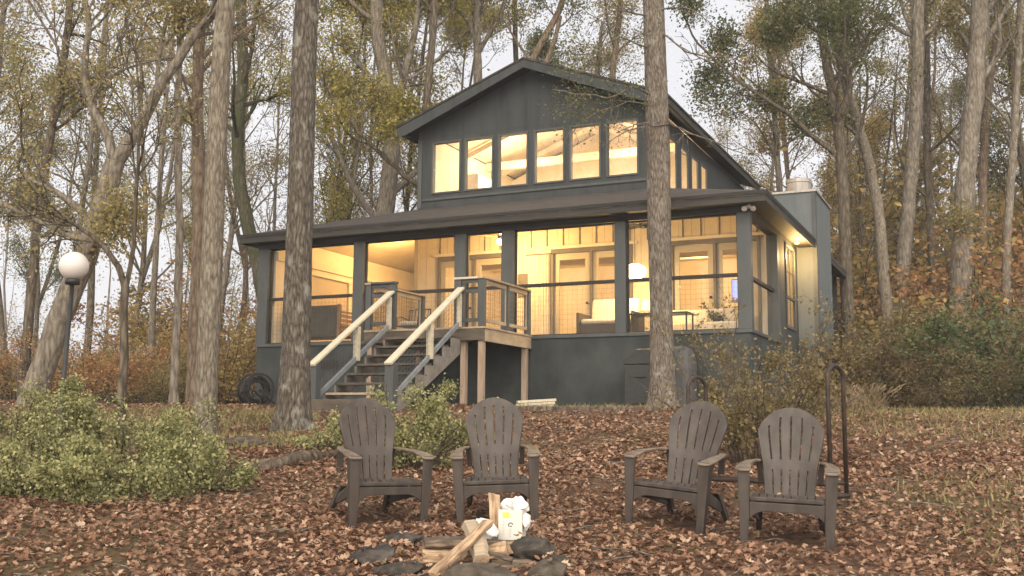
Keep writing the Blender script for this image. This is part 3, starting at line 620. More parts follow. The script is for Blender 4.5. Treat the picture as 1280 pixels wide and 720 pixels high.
for px, d, k in ((575, 44, 'olive'), (625, 48, 'bare'), (670, 46, 'green'), (735, 50, 'bare'), (785, 46, 'tan'), (905, 66, 'bare'), (690, 60, 'tan'), (590, 62, 'tan'), (800, 62, 'olive'), (945, 56, 'tan')):
    wood(px, d, k, MIDR)
for px, d, k in ((1000, 46, 'tan'), (1035, 42, 'gold'), (1070, 48, 'tan'), (1120, 46, 'tan'), (1140, 54, 'gold'), (1190, 52, 'green'), (1215, 42, 'bare'), (1250, 46, 'tan'), (1300, 36, 'green'), (1050, 58, 'green'), (1110, 62, 'tan'), (1230, 60, 'gold'), (1280, 56, 'olive'), (1340, 44, 'tan'), (1085, 36, 'bare'), (1390, 40, 'olive')):
    wood(px, d, k, RIGHT)

# --- undergrowth shrubs
def shrub_mesh(seed, w, h, nstem, nleaf, lsize, stem_r=0.012, spread=0.06, arch=0.35):
    rng = np.random.RandomState(seed); T = Tree(); K = 6
    a = rng.uniform(0, 6.283, nstem); r0 = np.sqrt(rng.uniform(0, 1, nstem)) * w * 0.25
    S = np.stack([np.cos(a) * r0, np.sin(a) * r0, np.full(nstem, -0.05)], 1); d = np.stack([np.cos(a) * arch * rng.uniform(0.2, 1.6, nstem), np.sin(a) * arch * rng.uniform(0.2, 1.6, nstem), np.ones(nstem)], 1)
    d = unit(d); L = h * rng.uniform(0.4, 1.25, nstem); pts = [S]
    for k in range(1, K):
        d = unit(d + rng.normal(size=(nstem, 3)) * 0.12 + np.stack([np.cos(a), np.sin(a), 0 * a], 1) * 0.06); pts.append(pts[-1] + d * (L / (K - 1))[:, None])
    P = np.stack(pts, 1); Rr = np.linspace(stem_r, stem_r * 0.4, K)[None] * np.ones((nstem, 1)); T.put(*tubes(P, Rr, 5))
    D, RD = spawn(P, Rr, rng, 6, 0.15, 1, 0.7, 0.38, 5, 0.6, 0.12, 0.6, stem_r * 0.35); T.put(*tubes(D, RD, 3))
    E, RE = spawn(D, RD, rng, 3, 0.1, 1, 0.7, 0.5, 4, 0.3, 0.12, 0.6, stem_r * 0.25); T.put(*tubes(E, RE, 3))
    T.tw.append((D, E, nstem, (6, 3)))
    V, FC = T.leaves(rng, nleaf, lsize, spread, 0.9)
    ok = V.reshape(-1, 4, 3)[:, :, 2].min(1) > 0.0; FC = FC[ok]
    return T, V, FC
def shrub(label, loc, seed, w, h, nstem, nleaf, lsize, leaf, bark='bark_dark', group=None, rz=0, name='shrub', **kw):
    T, V, FC = shrub_mesh(seed, w, h, nstem, nleaf, lsize, **kw)
    e = empty(name, tuple(loc), rz, label, 'shrub', group)
    T.trunk('stems', M[bark], e, (0, 0, 0)); link('foliage', np_mesh('foliage', V, FC), M[leaf], e); return e
# green shrubs in the left foreground
for (px, d, w, h, n, nl, sd, lab) in ((-20, 10.6, 2.2, 0.72, 30, 12000, 201, 'leafy light green shrub cut by the left edge of the photo'),
                                      (75, 9.7, 2.0, 0.52, 30, 12000, 202, 'low light green shrub in front of the lamp post'),
                                      (165, 11.2, 2.1, 0.84, 30, 12500, 203, 'tallest light green shrub between lamp post and pale straight trunk'),
                                      (228, 9.9, 1.8, 0.52, 26, 9500, 204, 'low light green shrub spilling toward the log edging'),
                                      (20, 12.6, 2.0, 0.82, 26, 8500, 205, 'light green shrub behind the others at the far left'),
                                      (150, 9.2, 1.7, 0.45, 24, 8000, 206, 'lowest light green shrub at the front of the left bank')):
    shrub(lab, gp(px, d), sd, w, h * .92, n, int(nl * 1.45), 0.039, 'leaf_shrub', spread=0.05, arch=0.75)
shrub('leafy green shrub between the two left chairs in front of the stairs', gp(503, 11.6), 211, 1.2, 0.86, 26, 11000, 0.039, 'leaf_shrub', spread=0.05, arch=0.5)
shrub('small green shrub hugging the right side of the left chair back', gp(560, 12.9), 212, 0.6, 0.62, 12, 2200, 0.055, 'leaf_shrub', spread=0.05, arch=0.4)
shrub('tiny green shrub at the foot of the lichened tree', gp(405, 12.8), 213, 0.8, 0.36, 12, 1500, 0.05, 'leaf_shrub', spread=0.04, arch=0.6)
shrub('bare twiggy brown shrub standing before the right corner of the porch', gp(945, 12.1), 214, 1.2, 1.6, 44, 5200, 0.05, 'leaf_brown', stem_r=0.009, spread=0.05, arch=0.36)
shrub('twiggy brown shrub crowding the chimney posts', gp(985, 15.2), 215, 1.2, 1.5, 26, 3200, 0.06, 'leaf_brown', stem_r=0.009, spread=0.06, arch=0.4)
# woodland undergrowth, four kinds copied
UG = {}
for kind, leaf, sd in (('rust', 'leaf_rust', 221), ('gold', 'leaf_gold', 222), ('holly', 'leaf_holly', 223), ('tan', 'leaf_tan', 224), ('brown', 'leaf_brown', 225)):
    UG[kind] = shrub('x', (0, 0, -500), sd, 3.0, 3.0, 26, 6500, 0.105, leaf, stem_r=0.018, spread=0.18, arch=0.6)
ugw = {'rust': 'rust red', 'gold': 'golden brown', 'holly': 'dark evergreen', 'tan': 'tan', 'brown': 'dull brown'}
seen = {}
def under(px, d, kind, s, region):
    src = UG[kind]; o = src if kind not in seen else copy_tree(src); seen[kind] = 1
    g = gp(px, d); o.location = tuple(g); o.rotation_euler = (0, 0, random.uniform(0, 6.28)); k = s * random.uniform(0.9, 1.1); o.scale = (k * 1.25, k * 1.25, k)
    o['label'] = f'{ugw[kind]} undergrowth shrub {region}'; o['group'] = f'{ugw[kind]} shrubs {region}'
UL, UR, UB = 'among the trunks left of the house', 'along the wood edge right of the chimney', 'deeper in the woods right of the chimney'
for px, d, k, s in ((30, 27, 'tan', .7), (108, 25, 'rust', .75), (150, 30, 'tan', .8), (190, 28, 'tan', .7), (235, 34, 'rust', .9), (268, 34, 'gold', 1.0), (296, 38, 'rust', 1.5), (312, 42, 'gold', 1.5), (280, 42, 'rust', 1.5), (200, 40, 'tan', 1.1), (125, 42, 'tan', 1.1), (45, 40, 'tan', 1.1), (-5, 34, 'tan', 1.0), (95, 36, 'rust', .9), (-60, 36, 'brown', 1.1), (10, 28, 'rust', .7)):
    under(px, d, k, s * (1.0 if 260 < px < 320 else .76), UL)
for px, d, k, s in ((1052, 27, 'brown', 1.0), (1085, 25, 'brown', .75), (1110, 26, 'holly', .4), (1140, 25, 'brown', .7), (1168, 27, 'holly', .55), (1200, 26, 'brown', .6), (1225, 24, 'brown', .7), (1250, 25, 'holly', .8), (1285, 22, 'holly', .8), (1300, 26, 'holly', 1.0), (1065, 31, 'brown', 1.1), (1205, 22, 'brown', .4), (1275, 29, 'holly', .9)):
    under(px, d, k, s, UR)
for px, d, k, s in ((1060, 36, 'gold', 1.9), (1100, 38, 'brown', 1.8), (1140, 36, 'rust', 1.6), (1180, 38, 'rust', 2.0), (1215, 37, 'rust', 1.7), (1250, 38, 'rust', 1.8), (1120, 44, 'gold', 2.5), (1075, 46, 'tan', 2.8), (1030, 44, 'gold', 3.0), (1165, 46, 'rust', 2.6), (1225, 46, 'rust', 2.5), (1280, 44, 'rust', 2.4), (1045, 54, 'gold', 3.4), (1190, 56, 'rust', 3.0), (1110, 58, 'tan', 3.2), (1250, 60, 'tan', 3.0), (1320, 40, 'rust', 1.5), (1260, 54, 'gold', 2.0), (1010, 40, 'gold', 1.6)):
    under(px, d, k, s, UB)

# --- the far wood: one mass
def far_woods():
    rng = np.random.RandomState(77); T = Tree(); n = 120
    ang = rng.uniform(-0.62, 0.62, n); d = rng.uniform(66, 125, n); x = np.tan(ang) * d; y = d; z = gz(x, y)
    h = rng.uniform(11, 20, n); K = 6; P = np.zeros((n, K, 3)); 
    lean = rng.normal(0, 0.05, (n, 2))
    for k in range(K):
        f = k / (K - 1); P[:, k, 0] = x + lean[:, 0] * h * f + rng.normal(0, .12, n); P[:, k, 1] = y + lean[:, 1] * h * f; P[:, k, 2] = z - 0.3 + h * f
    Rr = rng.uniform(0.08, 0.2, n)[:, None] * np.linspace(1, 0.25, K)[None]; T.put(*tubes(P, Rr, 5))
    D, RD = spawn(P, Rr, rng, 8, 0.25, 1, 0.8, 0.26, 5, 0.9, 0.1, 0.4, 0.022); T.put(*tubes(D, RD, 3))
    E, RE = spawn(D, RD, rng, 4, 0.2, 1, 0.7, 0.5, 4, 0.3, 0.12, 0.6, 0.013); T.put(*tubes(E, RE, 3))
    me = np_mesh('far_woods', np.concatenate(T.V), np.concatenate(T.FC)); o = link('far_woods', me, M['bark_grey'], None, True); tag(o, 'distant grey wood seen between the nearer trunks', 'woods', kind='stuff')
    m = 26000; i = rng.randint(0, len(E), m); j = rng.randint(0, 4, m); Q = E[i, j] + rng.normal(0, 0.35, (m, 3))
    u = 26000; ua = rng.uniform(-.62, .62, u); ud = rng.uniform(62, 120, u); ux = np.tan(ua) * ud; Q = np.concatenate([Q, np.stack([ux, ud, gz(ux, ud) + np.abs(rng.normal(0, 2.2, u))], 1)])
    V, FC = leaf_quads(Q, 0.24, rng); l = link('far_foliage', np_mesh('far_foliage', V, FC), M['leaf_tan'], o); tag(l, kind='stuff')
far_woods()
for v in AR.values():
    for s_ in v:
        if id(s_) not in used:
            for ch in list(s_.children): bpy.data.objects.remove(ch)
            bpy.data.objects.remove(s_)

# ------------------------------------------------------------------ the house (own frame: X along the front to the right, Y into the house, Z = 0 porch floor)
H = empty('house', HO, -PHI, 'grey two storey lake house with lit screened porch, gabled upper storey and chimney', 'house')
HM = Matrix.Translation(HO) @ Matrix.Rotation(-PHI, 4, 'Z')
def hw(x, y, z): return tuple(HM @ Vector((x, y, z)))
def hb(name, boxes, mat, parent=H, bevel=0):
    b = MB()
    for q in boxes: b.box(*q)
    return b.build(name, M[mat], parent, bevel=bevel)
XL, XU0, XU1, YU, YB = -11.5, -8.97, -2.62, 2.7, 12.0
POSTS = [(-11.75, -11.46), (-9.03, -8.76), (-6.38, -6.12), (-5.24, -4.95), (-2.66, -2.42), (-0.13, 0.13)]
# foundation
hb('foundation', [(-11.72, 0.10, -0.10, 0.10, -2.6, -0.075), (-11.72, -11.52, 0.102, YB, -2.6, -0.075), (-0.10, 0.10, 0.102, YB, -2.6, -0.075)], 'foundation')
hb('sill_board', [(-11.76, 0.135, -0.135, 0.11, -0.07, 0.0), (-0.11, 0.137, 0.112, YU, -0.07, 0.0)], 'trim', bevel=0.008)
hb('foundation_vent', [(-9.9, -9.35, -0.112, -0.098, -0.62, -0.42)], 'dark_trim')
hb('porch_floor', [(-11.5, -0.0, 0.10, YU, -0.12, -0.02), (-11.5, XU0, YU, 8.0, -0.12, -0.021)], 'floor_wood')
for a, b in POSTS: hb('porch_post', [(a, b, -0.12, 0.10, 0.0, 2.3)], 'trim', bevel=0.01)
hb('porch_post', [(-0.12, 0.12, 2.64, 2.86, 0.0, 2.3)], 'trim', bevel=0.01)
hb('header_beam', [(-11.76, 0.14, -0.125, 0.105, 2.3, 2.62), (-0.10, 0.125, 0.107, YU + .16, 2.3, 2.62)], 'dark_trim')
bays = [(POSTS[i][1], POSTS[i + 1][0]) for i in range(5)]
for a, b in bays:
    s = hb('screen_panel', [(a + .001, b - .001, 0.012, 0.018, 0.002, 2.298)], 'screen')
    hb('screen_rail', [(a + .001, b - .001, -0.035, 0.045, 1.045, 1.115)], 'dark_trim', s)
    hb('screen_frame', [(a, a + .03, -0.02, 0.04, 0.03, 1.045), (b - .03, b, -0.02, 0.04, 0.03, 1.045), (a, a + .03, -0.02, 0.04, 1.115, 2.27), (b - .03, b, -0.02, 0.04, 1.115, 2.27), (a, b, -0.02, 0.04, 0.001, 0.03), (a, b, -0.02, 0.04, 2.27, 2.299)], 'dark_trim', s)
    w = MB(); k = int((b - a) / 0.105)
    for i in range(1, k): w.box(a + i * (b - a) / k - .0013, a + i * (b - a) / k + .0013, 0.030, 0.0335, 0.03, 1.045)
    for i in range(1, 10): w.box(a, b, 0.035, 0.039, 0.03 + i * 0.102 - .0013, 0.03 + i * 0.102 + .0013)
    w.build('wire_guard', M['wire'], s)
s = hb('screen_panel', [(-0.018, -0.012, 0.101, 2.639, 0.002, 2.298)], 'screen')
hb('screen_rail', [(-0.045, 0.035, 0.101, 2.639, 1.045, 1.115)], 'dark_trim', s)
# house wall behind the porch, with three double french doors
DOORS = [(-8.35, -6.30), (-5.25, -3.20), (-2.30, -0.25)]
MB().wall(XU0, 0.0, -0.02, 2.55, [(a, b, -0.01, 2.30) for a, b in DOORS], YU, YU + 0.14).build('back_wall', M['cream'], H)
MB().prism([(XU0, YU, 2.552), (0, YU, 2.552), (0.0, YU, 2.66), (XU1, YU, 3.48), (XU0, YU, 3.48)], (0, 0.14, 0)).build('gable_boards', M['cream'], H, fix=True)
for i in range(20):
    bt = MB(); x = -8.3 + i * 0.42; top = min(3.4, 2.58 + (0.0 - x) * 0.3)
    bt.box(x - .012, x + .012, YU - .022, YU - .002, 2.40, 2.68).box(x - .010, x + .010, YU - .012, YU - .003, 2.67, 2.75)
    if top > 2.8: bt.box(x - .012, x + .012, YU - .022, YU - .002, 2.74, max(2.76, min(top, 3.05)))
    bt.build('batten_shadow', M['door_frame'], H)  # dark bars stand in for the shadows of the wall battens
for a, b in DOORS:
    hb('door_frame', [(a, a + .07, YU - .05, YU + .12, 0, 2.22), (b - .07, b, YU - .05, YU + .12, 0, 2.22), (a, b, YU - .05, YU + .12, 2.22, 2.32), ((a + b) / 2 - .035, (a + b) / 2 + .035, YU - .04, YU + .12, 0, 2.22)], 'door_frame', bevel=0.005)
    hb('door_head_trim', [(a - .12, b + .12, YU - .06, YU - .003, 2.325, 2.40)], 'cream_flat', bevel=0.005)
    for s0, s1, hside in ((a + .07, (a + b) / 2 - .035, 1), ((a + b) / 2 + .035, b - .07, 0)):
        m = MB().wall(s0 + .004, s1 - .004, 0.01, 2.215, [(s0 + .13, s1 - .13, 0.24, 2.06)], YU + .02, YU + .065)
        d = m.build('door', M['door_paint'], H, bevel=0.004)
        hb('pane', [(s0 + .13, s1 - .13, YU + .038, YU + .046, 0.24, 2.06)], 'glass', d)
        if hside: MB().lathe([(0.0, 0.03), (0.028, 0.025), (0.035, 0.0), (0.02, -0.03), (0.03, -0.035), (0.03, -0.04)], 12, (0, 0, 0)).build('knob', M['black_metal'], d, loc=(s1 - .07, YU - .01, 1.0), smooth=True).rotation_euler = (R(90), 0, 0)
# porch wing at the left: inner face of the left wall, end wall, ceilings
MB().wall(0.105, 8.0, 0.0, 2.62, [(0.45, 1.15, 0.02, 1.98), (1.5, 3.3, 0.5, 1.95), (3.8, 5.6, 0.5, 1.95)], XL, XL + .10, 'Y').build('left_porch_wall', M['cream_flat'], H)
hb('side_door', [(XL + .02, XL + .06, 0.455, 1.145, 0.02, 1.975)], 'door_frame')
for a, b in ((1.5, 3.3), (3.8, 5.6)):
    f = hb('window', [(XL + .02, XL + .12, a, a + .06, .5, 1.95), (XL + .02, XL + .12, b - .06, b, .5, 1.95), (XL + .02, XL + .12, a + .06, b - .06, .5, .56), (XL + .02, XL + .12, a + .06, b - .06, 1.89, 1.95)], 'cream_flat')
    hb('shade', [(XL + .03, XL + .05, a + .06, b - .06, .56, 1.89)], 'tan_panel', f)
hb('wall_beam', [(XL + .102, XL + .16, 0.11, 7.99, 2.05, 2.25)], 'cream_flat', bevel=0.006)
hb('wing_back_wall', [(XL, XU0, 8.0, 8.1, -0.02, 3.45)], 'cream')
hb('corner_wall', [(XU0 - .003, XU0 + .12, YU + .142, 8.0, -0.02, 3.45)], 'cream_y')
hb('corner_board', [(XU0 - .06, XU0 + .05, YU - .05, YU - .003, 0, 3.3)], 'tan_panel')
c = MB()
c.add([(XL, 0.10, 2.625), (0, 0.10, 2.625), (XU1, YU, 3.46), (XU0, YU, 3.46)], [(0, 1, 2, 3)])
c.add([(0, 0.10, 2.626), (0.0, YU, 2.626), (XU1, YU, 3.461)], [(0, 1, 2)])
c.add([(XL, 0.10, 2.626), (XU0, YU, 3.461), (XU0, 8.0, 3.46), (XL, 8.0, 2.626)], [(0, 1, 2, 3)])
c.build('porch_ceiling', M['cream_flat'], H)
# main room seen through the glass
hb('room_floor', [(XU0 + .12, -.1, YU + .142, 11.9, -0.12, -0.022)], 'floor_wood')
hb('room_back_wall', [(XU0 + .12, -.1, 7.0, 7.1, -0.02, 2.55)], 'cream_flat')
hb('room_ceiling', [(XU0 + .12, -.1, YU + .142, 7.0, 2.55, 2.6)], 'cream_flat')
hb('room_beam', [(XU0 + .13, -.11, 4.6, 4.8, 2.25, 2.549)], 'tan_panel'); hb('wall_picture', [(-4.75, -4.45, 6.96, 6.998, 0.85, 1.35)], 'door_frame')
# right wall beyond the porch, with its window
MB().wall(YU + .142, YB, -0.07, 2.6, [(3.78, 4.85, 0.40, 2.28)], 0.04, 0.085, 'Y').build('side_wall', M['siding'], H)
f = hb('window', [(0.088, .112, 3.72, 3.80, .36, 2.33), (0.088, .112, 4.83, 4.91, .36, 2.33), (0.088, .112, 3.80, 4.83, 2.26, 2.33), (0.088, .112, 3.80, 4.83, .36, .43), (0.05, .10, 3.801, 4.829, 1.06, 1.12)], 'trim', bevel=0.006)
hb('pane', [(0.066, 0.070, 3.80, 4.83, .43, 1.06), (0.066, 0.070, 3.80, 4.83, 1.12, 2.26)], 'glass', f)
hb('window_bars', [(0.072, 0.08, 4.30, 4.32, .43, 1.06), (0.072, 0.08, 4.30, 4.32, 1.12, 2.26), (0.072, 0.08, 3.80, 4.298, 1.68, 1.70), (0.072, 0.08, 4.322, 4.83, 1.68, 1.70)], 'dark_trim', f)
# lower roof: hipped all round the upper storey
def slab(name, polys, mat, th=0.09):
    b = MB()
    for p in polys: b.prism(p, (0, 0, -th))
    return b.build(name, M[mat], H, fix=True)
E0, E1, EF, EB, ZE, ZT = -12.04, 0.54, -0.54, 12.5, 2.60, 3.61
sr = (ZT - ZE) / (E1 - XU1)
slab('porch_roof', [[(E0, EF, ZE), (E1, EF, ZE), (XU1, YU, ZT), (XU0, YU, ZT)]], 'shingle_x')
slab('porch_roof', [[(E1 - .001, EF, ZE), (E1, 5.23, ZE), (XU1, 5.23, ZT), (XU1, YU + .001, ZT)], [(-0.02, 5.232, ZE + .56 * sr), (-0.02, 7.62, ZE + .56 * sr), (XU1, 7.62, ZT), (XU1, 5.232, ZT)], [(E1, 7.622, ZE), (E1, EB, ZE), (XU1, EB, ZT), (XU1, 7.622, ZT)]], 'shingle_y')
slab('porch_roof', [[(E0 + .001, EF, ZE), (XU0, YU + .001, ZT), (XU0, EB, ZT), (E0, EB, ZE)]], 'shingle_y')
fs = MB().box(E0 + .02, E1 - .02, EF + .01, EF + .045, 2.40, 2.545).box(E1 - .045, E1 - .012, EF + .047, 5.22, 2.40, 2.545).box(E1 - .045, E1 - .012, 7.64, EB - .02, 2.40, 2.545).box(E0 + .012, E0 + .045, EF + .047, EB - .02, 2.40, 2.545)
fs.build('fascia', M['fascia'], H)
hb('drip_edge', [(E0 - .01, E1 + .01, EF - .012, EF + .008, 2.547, 2.612), (E1 - .008, E1 + .012, EF + .01, 5.22, 2.547, 2.612)], 'dark_trim')
hb('soffit', [(E0 + .05, E1 - .05, EF + .048, -.128, 2.42, 2.44), (0.128, E1 - .048, -.126, 5.22, 2.42, 2.44), (E0 + .05, -11.78, -.126, EB - .1, 2.42, 2.44)], 'dark_trim')
# upper storey
WX = [(a - .042, b + .042) for a, b in ((-8.54, -7.78), (-7.60, -6.86), (-6.66, -5.91), (-5.68, -4.94), (-4.74, -4.01), (-3.80, -3.07))]
ZB, ZH = 3.962, 5.33
MB().wall(XU0, XU1, 3.35, 5.45, [(a, b, ZB, ZH) for a, b in WX], YU - .02, YU + .14).build('upper_front_wall', M['siding'], H)
zr = lambda x: 7.0 - 0.381 * abs(x + 5.795)
MB().prism([(XU0, YU - .02, 5.452), (XU1, YU - .02, 5.452), (XU1, YU - .02, zr(XU1) - .12), (-5.795, YU - .02, 6.88), (XU0, YU - .02, zr(XU0) - .12)], (0, 0.16, 0)).build('gable_wall', M['siding'], H, fix=True)
SW = [(3.62, 4.42), (4.80, 5.46), (5.80, 6.42), (6.75, 7.34)]
MB().wall(YU + .142, YB, 3.35, 5.55, [(a, b, 3.75, 5.14) for a, b in SW], XU1 - .03, XU1, 'Y').build('upper_side_wall', M['siding'], H)
MB().wall(YU + .142, YB, 3.35, 5.55, [], XU0, XU0 + .14, 'Y').build('upper_side_wall', M['siding'], H)
hb('upper_back_wall', [(XU0 + .142, XU1 - .142, 11.86, YB, 3.35, 5.7)], 'siding')
MB().prism([(XU0, 11.86, 5.702), (XU1, 11.86, 5.702), (-5.795, 11.86, 6.86)], (0, .14, 0)).build('gable_wall', M['siding'], H, fix=True)
for a, b in WX:
    t = .045
    f = hb('window', [(a, a + t, YU - .045, YU + .1, ZB, ZH), (b - t, b, YU - .045, YU + .1, ZB, ZH), (a + t, b - t, YU - .045, YU + .1, ZB, ZB + t), (a + t, b - t, YU - .045, YU + .1, ZH - t, ZH)], 'trim', bevel=0.005)
    f.location = (0, 0, 0)
    hb('pane', [(a + t, b - t, YU + .03, YU + .036, ZB + t, ZH - t)], 'glass', f)
for a, b in SW:
    t = .022
    f = hb('window', [(XU1 - .028, XU1 + .012, a, a + t, 3.75, 5.14), (XU1 - .028, XU1 + .012, b - t, b, 3.75, 5.14), (XU1 - .028, XU1 + .012, a + t, b - t, 5.10, 5.14), (XU1 - .028, XU1 + .012, a + t, b - t, 3.75, 3.79)], 'trim')
    hb('pane', [(XU1 - .012, XU1 - .007, a + t, b - t, 3.79, 5.10)], 'glass', f)
hb('belt_trim', [(XU0 + .12, XU1 - .12, YU - .05, YU - .022, 3.80, 3.86)], 'trim', bevel=0.005)
hb('belt_painted_shadow', [(XU0 + .12, XU1 - .12, YU - .034, YU - .022, 3.785, 3.798)], 'dark_trim')  # dark strip coloured in as the shadow below the belt trim
hb('corner_board', [(XU0 - .012, XU0 + .11, YU - .047, YU - .022, 3.62, 5.42), (XU0 - .014, XU0 - .002, YU - .047, YU + .1, 3.62, 5.45)], 'trim')
hb('corner_board', [(XU1 - .11, XU1 + .012, YU - .047, YU - .022, 3.62, 5.42), (XU1 + .002, XU1 + .016, YU - .047, YU + .1, 3.62, 5.45)], 'trim')
for x in (-7.69, -6.76, -5.795, -4.84, -3.905):
    hb('seam_batten', [(x - .012, x + .012, YU - .030, YU - .0205, 5.36, zr(x) - .30)], 'siding')
# gabled roof, fascia and soffits
RF, RB, EX = 2.2, 12.5, 3.56
for sgn, nm in ((-1, 'a'), (1, 'b')):
    xe = -5.795 + sgn * EX; ze = 5.68
    slab('gable_roof', [[(-5.795 + sgn * .0005, RF - .03, 7.055), (xe + sgn * .03, RF - .03, ze + .035), (xe + sgn * .03, RB, ze + .035), (-5.795 + sgn * .0005, RB, 7.055)]], 'shingle_y', 0.05)
    rk = MB().prism([(-5.795, RF - .01, 7.0), (xe, RF - .01, ze - .02), (xe, RF - .01, ze - .24), (xe - sgn * .26, RF - .01, ze - .24 + .02), (-5.795, RF - .01, 6.80)], (0, 0.035, 0))
    rk.build('rake_board', M['siding'], H, fix=True)
    ev = MB().box(min(xe - sgn * .04, xe - sgn * .002), max(xe - sgn * .04, xe - sgn * .002), RF + .03, RB - .02, ze - .17, ze - .012)
    ev.build('eave_board', M['fascia'], H)
    so = MB().prism([(-5.795, RF + .028, 6.93), (xe - sgn * .045, RF + .028, ze - .05), (xe - sgn * .045, RB - .05, ze - .05), (-5.795, RB - .05, 6.93)], (0, 0, -.03))
    so.build('roof_soffit', M['dark_trim'], H, fix=True)
# upper room behind the windows
hb('upper_floor', [(XU0 + .145, XU1 - .145, YU + .145, 11.85, 3.42, 3.46)], 'floor_wood')
c = MB()
for sgn in (-1, 1):
    xe = XU0 + .142 if sgn < 0 else XU1 - .035
    c.add([(-5.795, YU + .142, 6.80), (xe, YU + .142, zr(xe) - .2), (xe, 11.85, zr(xe) - .2), (-5.795, 11.85, 6.80)], [(0, 1, 2, 3)])
c.build('upper_ceiling', M['cream_flat'], H)
hb('upper_inner_wall', [(XU0 + .143, XU0 + .16, YU + .145, 11.85, 3.46, 5.6), (XU1 - .06, XU1 - .033, YU + .145, 3.58, 3.46, 5.5), (XU1 - .06, XU1 - .033, 7.38, 11.85, 3.46, 5.5), (XU0 + .16, XU1 - .16, 8.0, 8.1, 3.46, 5.5)], 'cream_flat')
MB().prism([(XU0 + .2, 8.0, 5.502), (XU1 - .2, 8.0, 5.502), (-5.795, 8.0, 6.78)], (0, .1, 0)).build('upper_inner_gable', M['cream_flat'], H, fix=True)
for y in (6.2,): hb('ceiling_beam', [(XU0 + .17, XU1 - .17, y, y + .16, 5.40, 5.62)], 'cream_flat')
hb('ridge_beam', [(-5.9, -5.69, YU + .15, 7.99, 6.5, 6.74)], 'cream_flat')
for y in (5.0, 7.2):
    for sgn in (-1, 1): MB().beam((-5.795 + sgn * .12, y, 6.62), (-5.795 + sgn * 2.95, y, 5.53), .1, .14).build('rafter', M['cream_flat'], H)
hb('wardrobe_alcove', [(XU0 + .162, XU0 + .6, 4.9, 5.9, 3.46, 5.0)], 'cream_flat')
# chimney on the right wall
ch = hb('chimney', [(0.088, 0.56, 5.25, 7.6, -0.35, 3.78), (-0.42, 0.086, 5.25, 7.6, 2.62, 3.78)], 'skylit_siding')
hb('corner_boards', [(0.47, 0.572, 5.236, 5.248, -.35, 3.775), (0.562, 0.574, 5.236, 5.34, -.35, 3.775)], 'trim', ch)
hb('flashing', [(-0.46, 0.60, 5.21, 7.64, 3.78, 3.83)], 'galv', ch)
MB().lathe([(0.30, 3.83), (0.30, 4.10), (0.315, 4.11), (0.315, 4.20), (0.27, 4.205), (0.0, 4.205)], 20, (0.10, 5.75, 0)).build('chimney_cap', M['galv'], ch, smooth=False)
for y in (5.4, 7.4): hb('chimney_post', [(0.36, 0.47, y - .06, y + .06, -2.4, -.352)], 'post_wood')
# twin floodlight under the eave corner, wall lamp over the chimney side
fl = MB()
for dx, dy in ((-.10, -.06), (.06, -.01)):
    d = Vector((dx * .6, -.5, -.35)).normalized(); o_ = Vector((0.16 + dx, -.20 + dy, 2.33))
    fl.tube([o_ - d * .10, o_ - d * .03, o_, o_ + d * .02], [.025, .04, .058, .05], 14)
fl.tube([(0.12, -.18, 2.41), (0.14, -.18, 2.36)], .05, 12)
fl.build('floodlight', M['globe'], H, smooth=True)
wl = MB().lathe([(0.0, 0.0), (.06, 0.0), (.06, -.02), (.04, -.035), (0, -.036)], 14, (0.24, 4.45, 2.418)).build('soffit_lamp', M['lit_shade'], H, smooth=True)
dp = MB().tube([(0.17, 5.3, 2.3), (0.17, 5.3, 2.29)], .02, 6)

def lamp(name, hpos, power, size, color=(1.0, 0.66, 0.30), parent=None):
    l = bpy.data.lights.new(name, 'POINT'); l.energy = power; l.shadow_soft_size = size; l.color = color
    o = bpy.data.objects.new(name, l); col.objects.link(o); o.location = hw(*hpos); return o
WARM = (1.0, 0.62, 0.23)

# ------------------------------------------------------------------ porch stairs with landing
S = empty('porch_stairs', hw(-5.8, -2.37, 0), -PHI, 'wooden stairs and landing climbing to the screened porch', 'stairs')
SI = Matrix.Translation((5.8, 2.37, 0))
def sb(name, b, mat, bevel=0.004, parent=S):
    b.v = [(x + 5.8, y + 2.37, z) for x, y, z in b.v]
    return b.build(name, M[mat], parent, bevel=bevel, fix=True)
LX0, LX1, LY = -7.22, -4.50, -2.37
dk = MB()
for i in range(16):
    y = LY - .02 + i * .1395; dk.box(LX0, LX1 + .02, y, y + .132, -.035, 0.0)
sb('deck_boards', dk, 'deck_wood', 0.003)
sb('rim_joist', MB().box(LX0, LX1 - .002, LY - .005, LY + .035, -.26, -.037), 'tread_wood')
sb('rim_joist', MB().box(LX1 - .04, LX1, LY + .037, -.15, -.28, -.037), 'deck_wood')
sb('rim_joist', MB().box(LX0, LX0 + .04, LY + .037, -.15, -.26, -.037), 'deck_wood')
for x, y, mt in ((-4.60, LY + .10, 'post_wood'), (-5.02, LY + .18, 'post_wood'), (-4.58, -.30, 'post_wood'), (-7.12, LY + .12, 'post_wood'), (-7.12, -.3, 'post_wood')):
    sb('support_post', MB().box(x - .055, x + .055, y - .055, y + .055, -2.0, -.262), mt)
for x, y in ((-4.57, LY + .045), (-5.08, LY + .045), (-4.57, -.20), (-7.14, LY + .045), (-6.57, LY + .045), (-7.14, -.20), (-4.57, LY + 1.15)):
    w = .045 if y > -1.5 and y < -1 else .065
    sb('rail_post', MB().box(x - w, x + w, y - w * .7, y + w * .7, 0.002, 0.93), 'trim')
